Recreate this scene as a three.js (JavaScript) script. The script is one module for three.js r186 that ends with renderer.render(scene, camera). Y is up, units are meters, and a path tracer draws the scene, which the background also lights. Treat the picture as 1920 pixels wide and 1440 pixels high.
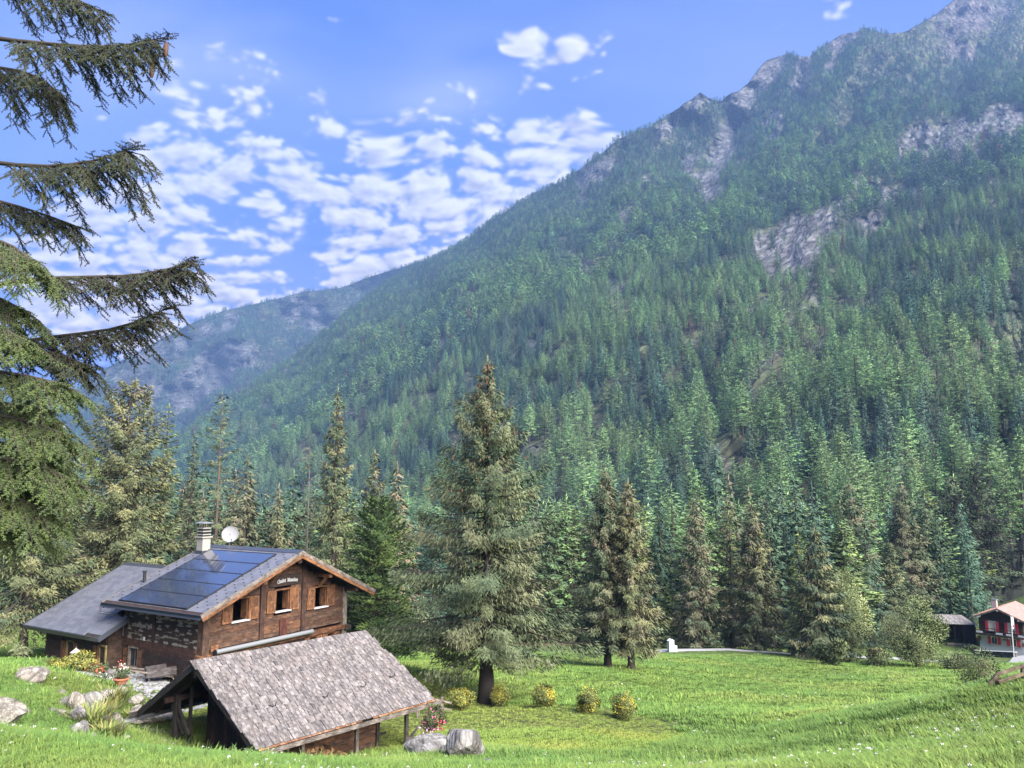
import * as THREE from 'three';
import { mergeGeometries } from 'three/addons/utils/BufferGeometryUtils.js';
import { FontLoader } from 'three/addons/loaders/FontLoader.js';
import { TextGeometry } from 'three/addons/geometries/TextGeometry.js';

// ---------------------------------------------------------------- camera, sky, sun, exposure
const scene = new THREE.Scene();
const F = 1444, PITCH = 0.13;                       // focal length in photo pixels (1920 x 1440), camera tilted up
const camera = new THREE.PerspectiveCamera(2 * Math.atan(720 / F) * 180 / Math.PI, 4 / 3, 0.1, 9000);
camera.position.set(0, 0, 0);
camera.lookAt(0, Math.sin(PITCH), -Math.cos(PITCH));
scene.add(camera);

const renderer = new THREE.WebGLRenderer({ antialias: true });
renderer.toneMapping = THREE.LinearToneMapping;
renderer.toneMappingExposure = 2.9;
renderer.shadowMap.enabled = true;

const SUN = new THREE.Vector3(0.6, 0.68, 0.6).normalize();
const sun = new THREE.DirectionalLight(new THREE.Color().setRGB(1, 0.955, 0.88), 5);
sun.position.copy(SUN).multiplyScalar(300);
sun.target.position.set(0, -10, -40);
sun.position.add(sun.target.position);
sun.castShadow = true;
sun.shadow.radius = 100;
sun.shadow.mapSize.set(2048, 2048);
Object.assign(sun.shadow.camera, { left: -120, right: 120, top: 120, bottom: -120, near: 1, far: 700 });
scene.add(sun, sun.target);

// ---------------------------------------------------------------- numbers
function rng(seed) {
  let a = seed >>> 0;
  return () => { a = (a + 0x6D2B79F5) | 0; let t = Math.imul(a ^ (a >>> 15), 1 | a); t = (t + Math.imul(t ^ (t >>> 7), 61 | t)) ^ t; return ((t ^ (t >>> 14)) >>> 0) / 4294967296; };
}
const clamp = (x, a = 0, b = 1) => Math.min(b, Math.max(a, x)), lerp = (a, b, t) => a + (b - a) * t;
const smooth = (a, b, x) => { const t = clamp((x - a) / (b - a)); return t * t * (3 - 2 * t); };
const HASH = new Float32Array(65536); { const r = rng(77); for (let i = 0; i < 65536; i++) HASH[i] = r(); }
const PERM = new Uint16Array(512); { const r = rng(5), p = [...Array(256).keys()]; for (let i = 255; i > 0; i--) { const j = Math.floor(r() * (i + 1)); [p[i], p[j]] = [p[j], p[i]]; } for (let i = 0; i < 512; i++) PERM[i] = p[i & 255]; }
function vnoise(x, y) {
  const xi = Math.floor(x), yi = Math.floor(y), fx = x - xi, fy = y - yi;
  const u = fx * fx * (3 - 2 * fx), v = fy * fy * (3 - 2 * fy);
  const a = PERM[xi & 255], b = PERM[(xi + 1) & 255], y0 = yi & 255, y1 = (yi + 1) & 255;
  return lerp(lerp(HASH[(a << 8) | y0], HASH[(b << 8) | y0], u), lerp(HASH[(a << 8) | y1], HASH[(b << 8) | y1], u), v);
}
function fbm(x, y, n = 5) { let s = 0, a = 0.5, t = 0; for (let i = 0; i < n; i++) { s += a * vnoise(x, y); t += a; a *= 0.5; const q = x * 1.6 - y * 1.2 + 17.3; y = x * 1.2 + y * 1.6 + 5.1; x = q; } return s / t; }
const ridged = (x, y, n = 4) => { let s = 0, a = 0.5, t = 0; for (let i = 0; i < n; i++) { s += a * (1 - Math.abs(2 * vnoise(x, y) - 1)); t += a; a *= 0.5; x = x * 2.1 + 3.3; y = y * 2.1 + 7.7; } return s / t; };
function cells(x, y) {                              // rounded cells: 1 in the middle of each, 0 between them
  const xi = Math.floor(x), yi = Math.floor(y); let f = 2;
  for (let a = -1; a < 2; a++) for (let b = -1; b < 2; b++) { const h = (PERM[(xi + a) & 255] << 8) | ((yi + b) & 255), dx = xi + a + HASH[h] - x, dy = yi + b + HASH[(h + 7919) & 65535] - y, d = dx * dx + dy * dy; if (d < f) f = d; }
  return Math.max(0, 1 - Math.sqrt(f));
}
const CP = Math.cos(PITCH), SP = Math.sin(PITCH);
// photo pixel + distance forward (metres) -> point
function at(px, py, D) { const a = (px - 960) / F, b = -(py - 720) / F, k = D / (CP - b * SP); return new THREE.Vector3(a * k, (b * CP + SP) * k, -D); }
function px(p) { const fw = p.y * SP - p.z * CP; return fw < 0.5 ? null : [960 + F * p.x / fw, 720 - F * (p.y * CP + p.z * SP) / fw, fw]; }
function rbf(points, values, soft) {                // smooth surface through scattered points
  const n = points.length, m = n + 3, A = [];
  const phi = (ax, ay, bx, by) => Math.sqrt((ax - bx) ** 2 + (ay - by) ** 2 + soft * soft);
  for (let i = 0; i < n; i++) { const [x, y] = points[i]; A.push([...points.map(q => phi(x, y, q[0], q[1])), 1, x, y, values[i]]); }
  for (let k = 0; k < 3; k++) A.push([...points.map(q => [1, q[0], q[1]][k]), 0, 0, 0, 0]);
  for (let c = 0; c < m; c++) {
    let p = c; for (let r = c + 1; r < m; r++) if (Math.abs(A[r][c]) > Math.abs(A[p][c])) p = r;
    [A[c], A[p]] = [A[p], A[c]];
    for (let r = c + 1; r < m; r++) { const q = A[r][c] / A[c][c]; if (q) for (let k = c; k <= m; k++) A[r][k] -= q * A[c][k]; }
  }
  const w = new Array(m);
  for (let r = m - 1; r >= 0; r--) { let s = A[r][m]; for (let k = r + 1; k < m; k++) s -= A[r][k] * w[k]; w[r] = s / A[r][r]; }
  return (x, y) => { let s = w[n] + w[n + 1] * x + w[n + 2] * y; for (let i = 0; i < n; i++) s += w[i] * phi(x, y, points[i][0], points[i][1]); return s; };
}
function curve(list) { return x => { if (x <= list[0][0]) return list[0][1]; for (let i = 1; i < list.length; i++) if (x <= list[i][0]) { const [a, b] = list[i - 1], [c, d] = list[i]; return lerp(b, d, (x - a) / (c - a)); } return list[list.length - 1][1]; }; }

// ---------------------------------------------------------------- the sky: blue air with fields of small broken cloud
{
  const SKYK = 0.36, W = 3072, H = 1536, data = new Float32Array(W * H * 4);
  const spots = [[600, 450, 300, 130, 0.56], [330, 560, 300, 90, 0.5], [880, 360, 150, 80, 0.42], [420, 330, 140, 50, 0.3], [420, 540, 280, 80, 0.75], [250, 430, 90, 60, 0.45], [700, 470, 160, 60, 0.3], [660, 310, 90, 45, 0.3], [1070, 270, 75, 40, 0.62], [470, 180, 100, 60, 0.2], [320, 240, 90, 40, 0.26], [700, 210, 80, 45, 0.33], [975, 75, 26, 22, 0.42], [1060, 100, 46, 26, 0.44], [1188, 108, 42, 24, 0.44], [1578, 12, 46, 20, 0.5], [1505, 72, 40, 14, 0.45], [960, 215, 90, 34, 0.3], [640, 30, 60, 26, 0.2], [300, 330, 70, 40, 0.3]];
  for (let j = 0; j < H; j++) {
    const el = ((j + 0.5) / H - 0.5) * Math.PI, y = Math.sin(el), c = Math.cos(el);
    for (let i = 0; i < W; i++) {
      const az = ((i + 0.5) / W - 0.5) * 2 * Math.PI, x = c * Math.cos(az), z = c * Math.sin(az), o = 4 * (j * W + i);
      const h = clamp(y);
      let r = lerp(0.2, 0.025, Math.pow(h, 0.5)), g = lerp(0.36, 0.13, Math.pow(h, 0.5)), b = lerp(0.88, 0.7, Math.pow(h, 0.5));
      const glow = Math.pow(clamp(x * 0.62 + y * 0.45 - z * 0.64), 6) * 0.12;                      // the air is paler towards the bright side
      r += glow; g += glow * 0.95; b += glow * 0.5;
      if (y > 0.02) {
        const fw = y * SP - z * CP;
        let cov = 0.30, wisp = 0.3;
        if (fw > 0.05) {
          const qx = 960 + F * x / fw, qy = 720 - F * (y * CP + z * SP) / fw;
          let s = 0; for (const [sx, sy, wx, wy, k] of spots) { const d = ((qx - sx) / wx) ** 2 + ((qy - sy) / wy) ** 2; if (d < 9) s += k * Math.exp(-d * 0.5); }
          const out = smooth(0, 600, Math.max(-qx, qx - 1920, -qy, 0));
          cov = lerp(Math.min(0.64, s), 0.30, out);
          wisp = lerp(0.25 + 0.75 * Math.exp(-(((qx - 830 + (qy - 170) * 0.25) / 110) ** 2 + ((qy - 170) / 130) ** 2)) + 0.8 * Math.exp(-(((qx - 330) / 260) ** 2 + ((qy - 90) / 110) ** 2)), 0.4, out);
        }
        const u = x / (y + 0.3) * 1.75, v = z / (y + 0.3) * 1.75;
        const veil = clamp((fbm(u * 1.3 + v * 0.9 + 9, v * 2.6 - u * 0.5 + 3, 4) - 0.34) * 2.4) * wisp * 0.95;
        r = lerp(r, 0.56, veil); g = lerp(g, 0.62, veil); b = lerp(b, 0.95, veil);
        if (cov > 0.05) {
          const wx = (fbm(u * 4 + 4, v * 4, 3) - 0.5) * 0.16, wy = (fbm(u * 4 + 40, v * 4 + 11, 3) - 0.5) * 0.16;
          const d = (uu, vv) => { const X = uu + vv * 0.3 + wx, Y = vv * 1.15 - uu * 0.25 + wy; return 0.58 * cells(X * 6.6, Y * 7.2) + 0.3 * cells(X * 14 + 5, Y * 15) + 0.17 * cells(X * 30, Y * 31 + 9) + 0.14 * (vnoise(X * 60, Y * 60) - 0.5); };
          const low = fbm(u * 2.4 + 20, v * 2.6, 3), n = d(u, v) + (low - 0.5) * 0.55, th = 0.9 - cov * 0.72, a = smooth(th, th + 0.25, n);
          if (a > 0) {
            const lit = clamp(0.52 + (n - (low - 0.5) * 0.55 - d(u + 0.03, v + 0.035)) * 2.1 - smooth(th + 0.2, th + 0.5, n) * 0.2);
            const br = lerp(0.55, 1.22, lit), warm = smooth(0.5, 0.15, y);
            r = lerp(r, br * lerp(0.98, 1.03, warm), a * 0.97); g = lerp(g, br * 0.95, a * 0.97); b = lerp(b, br * lerp(1.03, 0.95, warm) + 0.06, a * 0.97);
          }
        }
      }
      data[o] = r * SKYK; data[o + 1] = g * SKYK; data[o + 2] = b * SKYK; data[o + 3] = 1;
    }
  }
  const t = new THREE.DataTexture(data, W, H, THREE.RGBAFormat, THREE.FloatType);
  t.mapping = THREE.EquirectangularReflectionMapping; t.magFilter = t.minFilter = THREE.LinearFilter; t.needsUpdate = true;
  scene.background = t; scene.environment = t;
}
scene.backgroundIntensity = 1; scene.environmentIntensity = 1;

// ---------------------------------------------------------------- helpers for things, parts and materials
const used = {};
function numbered(n) { const k = used[n] = (used[n] ?? -1) + 1; return k ? `${n}_${String(k).padStart(3, '0')}` : n; }
function tag(o, label, category, group) { o.userData.label = label; o.userData.category = category; if (group) o.userData.group = group; return o; }
function shade(o) { o.castShadow = o.receiveShadow = true; return o; }
function mesh(name, geo, mat, parent) { const m = shade(new THREE.Mesh(geo, mat)); m.name = parent ? name : numbered(name); (parent || scene).add(m); return m; }
function group(name, label, category, pos, turn = 0, grp) { const g = new THREE.Group(); g.name = numbered(name); g.position.copy(pos); g.rotation.y = turn; tag(g, label, category, grp); scene.add(g); return g; }
function kind(o, k) { o.userData.kind = k; return o; }
function copyOf(o, pos, turn, label) { const c = o.clone(); c.name = numbered(o.name.replace(/_\d{3}$/, '')); c.position.copy(pos); c.rotation.y = turn; if (label) c.userData = { ...o.userData, label }; scene.add(c); return c; }
const rgb = (r, g, b) => new THREE.Color().setRGB(r, g, b);
function mat(r, g, b, rough = 0.9, more = {}) { return new THREE.MeshStandardMaterial({ color: rgb(r, g, b), roughness: rough, side: THREE.DoubleSide, ...more }); }
function tex(size, fn, srgb = true) {               // a tileable picture computed point by point
  const d = new Uint8Array(size * size * 4);
  for (let j = 0; j < size; j++) for (let i = 0; i < size; i++) { const c = fn(i / size, j / size), o = 4 * (j * size + i); d[o] = 255 * clamp(c[0]); d[o + 1] = 255 * clamp(c[1]); d[o + 2] = 255 * clamp(c[2]); d[o + 3] = 255; }
  const t = new THREE.DataTexture(d, size, size); t.wrapS = t.wrapT = THREE.RepeatWrapping; t.magFilter = THREE.LinearFilter; t.minFilter = THREE.LinearMipmapLinearFilter; t.generateMipmaps = true;
  if (srgb) t.colorSpace = THREE.SRGBColorSpace; t.needsUpdate = true; return t;
}
function tileNoise(u, v, f, n = 4) {                // fractal noise that repeats at 1
  let s = 0, a = 0.5, t = 0;
  for (let k = 0; k < n; k++) {
    const x = u * f, y = v * f, xi = Math.floor(x), yi = Math.floor(y), fx = x - xi, fy = y - yi, U = fx * fx * (3 - 2 * fx), V = fy * fy * (3 - 2 * fy);
    const q = (i, j) => HASH[(PERM[(((i % f) + f) % f + k * 37) & 255] << 8) | ((((j % f) + f) % f) & 255)];
    s += a * lerp(lerp(q(xi, yi), q(xi + 1, yi), U), lerp(q(xi, yi + 1), q(xi + 1, yi + 1), U), V); t += a; a *= 0.5; f *= 2;
  }
  return s / t;
}
const V3 = (x, y, z) => new THREE.Vector3(x, y, z);
class Tri {                                         // collects small faces into one geometry
  constructor() { this.p = []; this.c = []; this.i = []; }
  v(x, y, z, c) { this.p.push(x, y, z); this.c.push(c[0], c[1], c[2]); return this.p.length / 3 - 1; }
  f(a, b, c) { this.i.push(a, b, c); }
  build(smoothed = true) { const g = new THREE.BufferGeometry(); g.setAttribute('position', new THREE.Float32BufferAttribute(this.p, 3)); g.setAttribute('color', new THREE.Float32BufferAttribute(this.c, 3)); g.setIndex(this.i); if (smoothed) g.computeVertexNormals(); return g; }
}
// ---------------------------------------------------------------- the ground: one sheet through points read from the photograph
const GP = [
  // foreground slope, left to right
  [-100, 1440, 13], [60, 1446, 13], [350, 1450, 14], [650, 1454, 16.5], [820, 1440, 20.5], [1000, 1440, 21], [1300, 1440, 23.5], [1500, 1440, 17.5], [1720, 1440, 14], [1920, 1440, 12.5], [2100, 1400, 13],
  [0, 1386, 16.5], [130, 1396, 16.6], [250, 1408, 16.8], [330, 1416, 17], [470, 1426, 17.4], [560, 1430, 18], [680, 1434, 20], [760, 1438, 21],
  // left bank, yard and the terrace of the chalet
  [-60, 1300, 26], [40, 1300, 27], [110, 1310, 27.5], [150, 1300, 31], [60, 1252, 35], [-60, 1240, 38], [190, 1275, 35.5], [60, 1236, 41], [200, 1262, 38],
  [255, 1378, 30.6], [300, 1362, 31.8], [330, 1340, 33],
  // lawn and meadow
  [762, 1400, 30.8], [870, 1418, 24.5], [1000, 1385, 29.5], [860, 1330, 38.5], [1020, 1325, 38.5], [1170, 1347, 36], [905, 1318, 41], [1145, 1252, 62], [1180, 1257, 61], [1100, 1260, 57],
  [1300, 1385, 32], [1250, 1300, 50], [1500, 1330, 45], [1400, 1245, 73], [1560, 1252, 71], [1700, 1262, 70], [1500, 1275, 64], [1650, 1335, 44], [1800, 1300, 52],
  [1570, 1388, 25], [1680, 1352, 25], [1830, 1303, 25.5], [1920, 1277, 25.5], [2060, 1240, 26],
  // road, house and forest edge
  [1360, 1219, 86], [1640, 1233, 88], [1800, 1243, 89], [1900, 1247, 88], [1850, 1226, 108], [1920, 1229, 108], [1780, 1200, 117], [1700, 1195, 119], [1500, 1205, 108], [1250, 1215, 90], [1900, 1130, 150], [1750, 1160, 140], [2050, 1090, 155],
  // the land behind the chalet falls to the river
  [700, 1255, 52], [640, 1235, 62], [560, 1205, 80], [700, 1170, 110], [350, 1205, 72], [120, 1215, 60], [900, 1200, 110],
];
const gpts = GP.map(([a, b, d]) => at(a, b, d));
// the level ground round the two buildings
const CH = { x: -10.67, z: -40, yaw: 1.025 }, SH = { x: -11.13, z: -28, yaw: 0.85 };
const locate = (B, x, z) => [B.x + Math.cos(B.yaw) * x + Math.sin(B.yaw) * z, B.z - Math.sin(B.yaw) * x + Math.cos(B.yaw) * z];
for (const [x, z, y] of [[-5, -1, -9.2], [-5, -7, -8.95], [0, -4, -9.3], [5, -1, -9.9], [5, -7, -9.6], [-6, -13, -9.1], [0, 1.5, -9.6], [-1, -13, -9.3], [5, 3, -10]]) { const [X, Z] = locate(CH, x, z); gpts.push(V3(X, y, Z)); }
for (const [x, z, y] of [[0.4, 3.6, -9.2], [0.4, 0, -9.4], [0.4, -3.4, -9.5], [3.8, 3.6, -9.6], [3.8, -3.4, -9.7], [7.2, -3.4, -9.9], [7.2, 0, -9.9]]) { const [X, Z] = locate(SH, x, z); gpts.push(V3(X, y, Z)); }
for (const [x, y, z] of [[0, -1.7, 0.5], [-6, -1.5, 0], [7, -1.3, 0], [0, -3.6, -7], [-6, -3.3, -7], [7, -3.2, -7], [0, 2.5, 14], [-25, 2, 14], [25, 3, 14], [-60, -6, -30], [-70, -11, -70], [80, 4, -20], [95, -4, -60], [120, 5, -130], [-60, -22, -140], [0, -24, -150], [60, -22, -130], [-90, -24, -210], [0, -30, -220], [90, -20, -220]]) gpts.push(V3(x, y, z));
const groundBase = rbf(gpts.map(p => [p.x, p.z]), gpts.map(p => p.y), 2.2);
const groundExact = (x, z) => groundBase(x, z) + (fbm(x * 0.35 + 50, z * 0.35, 3) - 0.5) * 0.24 * smooth(8, 20, -z) * (1 - inYard(x, z));
const GX = 620, GZ = 460, GS = 0.4, gridY = new Float32Array(GX * GZ); for (let j = 0; j < GZ; j++) for (let i = 0; i < GX; i++) gridY[j * GX + i] = groundExact(i * GS - 110, j * GS - 165);
function groundY(x, z) { const u = (x + 110) / GS, v = (z + 165) / GS, i = Math.floor(u), j = Math.floor(v); if (i < 0 || j < 0 || i > GX - 2 || j > GZ - 2) return groundExact(x, z); const a = u - i, b = v - j, o = j * GX + i; return lerp(lerp(gridY[o], gridY[o + 1], a), lerp(gridY[o + GX], gridY[o + GX + 1], a), b); }
function inYard(x, z) { const d1 = Math.hypot(x + 12, z + 41), d2 = Math.hypot(x + 7.5, z + 29); return Math.max(smooth(14, 9, d1), smooth(8, 5, d2)); }
const onGround = (x, z, dy = 0) => V3(x, groundY(x, z) + dy, z);
// where the sight line through a photo pixel meets the ground
function ray(qx, qy, far = 200) {
  let last = 4; for (let D = 5; D < far; D += 0.4) { const p = at(qx, qy, D); if (p.y < groundY(p.x, p.z)) { let a = last, b = D; for (let k = 0; k < 14; k++) { const m = (a + b) / 2, q = at(qx, qy, m); if (q.y < groundY(q.x, q.z)) b = m; else a = m; } const q = at(qx, qy, b); return V3(q.x, groundY(q.x, q.z), q.z); } last = D; }
  return at(qx, qy, far);
}
// mown lawn by the shed (1) or meadow (0); road (distance to its middle line)
const LAWN = [[-9.5, -31], [-2.6, -29.5], [1.2, -25.6], [4.6, -27.5], [7.4, -33], [5.8, -37.8], [0, -40.6], [-4, -42], [-9, -42], [-14, -33.5]];
function inPoly(x, z, P) { let s = false; for (let i = 0, j = P.length - 1; i < P.length; j = i++) if ((P[i][1] > z) !== (P[j][1] > z) && x < (P[j][0] - P[i][0]) * (z - P[i][1]) / (P[j][1] - P[i][1]) + P[i][0]) s = !s; return s; }
// needle litter under the wood beyond the road and behind the chalet
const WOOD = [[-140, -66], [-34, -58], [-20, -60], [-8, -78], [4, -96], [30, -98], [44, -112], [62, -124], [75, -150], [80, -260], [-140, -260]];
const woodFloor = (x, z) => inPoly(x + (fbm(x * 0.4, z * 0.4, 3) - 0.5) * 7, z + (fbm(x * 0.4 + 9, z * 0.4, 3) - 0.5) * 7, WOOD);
const lawnAt = (x, z) => inPoly(x + (fbm(x * 0.8, z * 0.8, 3) - 0.5) * 1.4, z + (fbm(x * 0.8 + 9, z * 0.8, 3) - 0.5) * 1.4, LAWN) ? 1 : 0;
{
  const xs = [], zs = [];
  for (let i = 0; i <= 270; i++) { const u = i / 135 - 1; xs.push(6 + 170 * (0.22 * u + 0.78 * u * u * u)); }
  for (let i = 0; i <= 300; i++) { const u = i / 300; zs.push(18 - (48 * u + 192 * u * u * u)); }
  const T = new Tri(), n = xs.length;
  const uv = [];
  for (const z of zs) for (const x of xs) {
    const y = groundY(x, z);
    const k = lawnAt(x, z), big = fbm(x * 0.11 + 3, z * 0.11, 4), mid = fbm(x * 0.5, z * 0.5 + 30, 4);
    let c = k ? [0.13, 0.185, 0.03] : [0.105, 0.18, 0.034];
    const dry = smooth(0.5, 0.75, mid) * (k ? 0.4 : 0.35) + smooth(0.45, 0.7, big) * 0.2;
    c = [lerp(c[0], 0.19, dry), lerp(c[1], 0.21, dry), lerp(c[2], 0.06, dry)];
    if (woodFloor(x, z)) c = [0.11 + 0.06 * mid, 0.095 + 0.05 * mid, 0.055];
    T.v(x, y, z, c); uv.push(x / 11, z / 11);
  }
  for (let j = 0; j + 1 < zs.length; j++) for (let i = 0; i + 1 < n; i++) { const a = j * n + i, b = a + n; T.f(a, a + 1, b); T.f(b, a + 1, b + 1); }
  const g = T.build(); g.setAttribute('uv', new THREE.Float32BufferAttribute(uv, 2));
  const grain = tex(1024, (u, v) => { const n = tileNoise(u, v, 90, 4), m = tileNoise(u, v, 9, 4), k = 0.62 + 0.62 * (n - 0.5) * 1.6 + 0.25 * (m - 0.5); return [k * 1.02, k, k * 0.85]; });
  const bump = tex(1024, (u, v) => { const n = tileNoise(u, v, 150, 3); return [n, n, n]; }, false);
  const m = new THREE.MeshStandardMaterial({ vertexColors: true, map: grain, bumpMap: bump, bumpScale: 0.06, roughness: 1, side: THREE.DoubleSide }); m.color.setRGB(1.75, 1.75, 1.75);
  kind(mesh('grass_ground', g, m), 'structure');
}

// ---------------------------------------------------------------- mountains
const MD = [
  [2300, 1215, 125], [1900, 1215, 128], [1500, 1215, 130], [1200, 1215, 135], [900, 1200, 160], [700, 1150, 260], [500, 1080, 420], [300, 1060, 600], [0, 1060, 700],
  [2300, 1000, 175], [1900, 1130, 156], [1500, 1120, 165], [1200, 1120, 185], [900, 1090, 270], [700, 1030, 430], [500, 1000, 650], [300, 960, 900],
  [1900, 900, 215], [1500, 900, 265], [1200, 950, 310], [1000, 900, 430], [800, 850, 620], [600, 850, 860], [450, 800, 1250], [320, 820, 1500], [200, 900, 1300],
  [2300, 600, 400], [1900, 600, 420], [1500, 700, 430], [1300, 650, 580], [1100, 600, 800], [900, 600, 1050], [700, 650, 1300], [560, 680, 1750],
  [2300, 250, 1100], [1900, 300, 1000], [1600, 430, 900], [1400, 430, 1000], [1200, 400, 1350], [1000, 480, 1400], [850, 500, 1850],
  [2300, -100, 2000], [1900, 50, 1900], [1700, 150, 1800], [1500, 200, 1850], [1350, 260, 1900], [1250, 260, 2000], [1150, 300, 2000], [1050, 380, 2000], [950, 420, 2050], [860, 470, 2250], [770, 505, 2500],
  [2400, -300, 2500], [1790, 0, 2300], [1620, 55, 2200], [1450, 105, 2200], [1310, 175, 2100],
];
const mtnLn = rbf(MD.map(p => [p[0] / 100, p[1] / 100]), MD.map(p => Math.log(p[2])), 0.6);
const SKY_A = curve([[-700, 960], [150, 900], [250, 862], [330, 822], [420, 762], [500, 706], [560, 664], [620, 612], [690, 556], [740, 520], [775, 498], [815, 484], [860, 462], [905, 426], [960, 388], [1010, 362], [1060, 336], [1110, 300], [1165, 258], [1190, 246], [1215, 240], [1250, 216], [1290, 188], [1312, 172], [1332, 186], [1355, 186], [1400, 160], [1425, 128], [1445, 108], [1475, 102], [1515, 108], [1545, 86], [1575, 66], [1600, 60], [1622, 53], [1650, 60], [1690, 62], [1735, 40], [1765, 20], [1792, -4], [1860, -60], [2000, -70], [2400, -90]]);
const BASE_A = curve([[-700, 1080], [300, 1075], [500, 1100], [700, 1160], [900, 1215], [1200, 1225], [2400, 1225]]);
const SKY_B = curve([[-900, 560], [-400, 640], [-100, 735], [60, 755], [150, 728], [200, 690], [260, 660], [300, 636], [360, 606], [420, 582], [470, 572], [520, 560], [566, 548], [640, 540], [690, 520], [750, 502], [800, 488], [870, 455], [1000, 400], [1200, 300]]);
// bare rock: [px, py, half width, half height, turn, strength]
const ROCK_A = [[1490, 462, 95, 62, -0.5, 1], [1560, 400, 50, 22, -0.5, 0.8], [1660, 365, 75, 26, 0.1, 0.8], [1620, 430, 60, 40, 0.3, 0.45], [1760, 265, 95, 42, -0.25, 0.95], [1890, 235, 75, 45, -0.3, 1], [1850, 300, 60, 40, 0, 0.5], [1362, 262, 22, 100, 0.28, 0.85], [1335, 360, 24, 50, 0.1, 0.9], [1300, 320, 40, 50, 0.3, 0.5], [1440, 135, 50, 32, -0.4, 0.95], [1400, 180, 60, 24, -0.7, 0.7], [1500, 140, 22, 45, 0.2, 0.6], [1580, 75, 34, 18, -0.4, 0.95], [1560, 110, 16, 40, 0.4, 0.6], [1300, 195, 60, 20, -0.6, 0.75], [1255, 240, 60, 18, -0.5, 0.6], [1445, 230, 24, 40, 0.1, 0.6], [1815, 30, 90, 40, -0.3, 0.8], [1800, 95, 60, 25, 0.3, 0.5], [1205, 460, 22, 16, 0, 0.7], [1145, 540, 12, 18, 0, 0.8], [1215, 772, 28, 10, 0, 0.8], [1280, 650, 40, 9, -0.3, 0.6], [1390, 605, 44, 10, -0.3, 0.75], [1440, 560, 14, 30, 0.1, 0.6], [1000, 648, 46, 16, -0.6, 0.75], [955, 690, 26, 12, -0.3, 0.7], [640, 645, 16, 14, 0, 0.8], [655, 795, 12, 34, 0.1, 0.75], [1910, 540, 30, 26, 0, 0.7], [1110, 335, 60, 30, -0.6, 0.5], [1160, 300, 40, 24, -0.6, 0.55], [700, 620, 60, 10, -0.4, 0.4], [850, 850, 16, 20, 0, 0.6], [1040, 610, 30, 10, -0.4, 0.4], [1845, 470, 40, 12, 0, 0.4], [1250, 560, 30, 8, -0.3, 0.35], [880, 560, 18, 12, 0, 0.4]];
const ROCK_B = [[395, 700, 95, 40, -0.55, 1.2], [340, 752, 36, 30, -0.3, 1], [450, 668, 36, 26, 0.2, 1], [560, 580, 44, 28, 0.2, 0.85], [590, 610, 34, 24, -0.3, 0.8], [350, 640, 90, 22, -0.4, 0.7], [280, 670, 60, 40, -0.2, 0.7], [430, 590, 26, 12, 0, 0.6], [270, 735, 50, 40, 0.3, 0.9], [215, 720, 60, 40, 0, 0.6], [410, 622, 40, 14, -0.4, 0.6]];
function rockMask(list, x, y) { let s = 0; for (const [a, b, w, h, t, k] of list) { const dx = x - a, dy = y - b, c = Math.cos(t), q = Math.sin(t), u = (dx * c + dy * q) / w, v = (dy * c - dx * q) / h, d = u * u + v * v; if (d < 4) s = Math.max(s, k * (1.25 - d)); } return s; }
const rockGrain = tex(1024, (u, v) => { const n = tileNoise(u, v, 8, 6), s = tileNoise(u, v * 1, 48, 3), k = 0.5 + (n - 0.5) * 0.75 + (s - 0.5) * 0.25; return [k, k, k]; });
const rockBump = tex(1024, (u, v) => { const n = 1 - Math.abs(2 * tileNoise(u, v, 6, 6) - 1); return [n, n, n]; }, false);
const mountainMat = new THREE.MeshStandardMaterial({ vertexColors: true, map: rockGrain, bumpMap: rockBump, bumpScale: 9, roughness: 1, side: THREE.DoubleSide }); mountainMat.color.setRGB(2.6, 2.6, 2.6);
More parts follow.
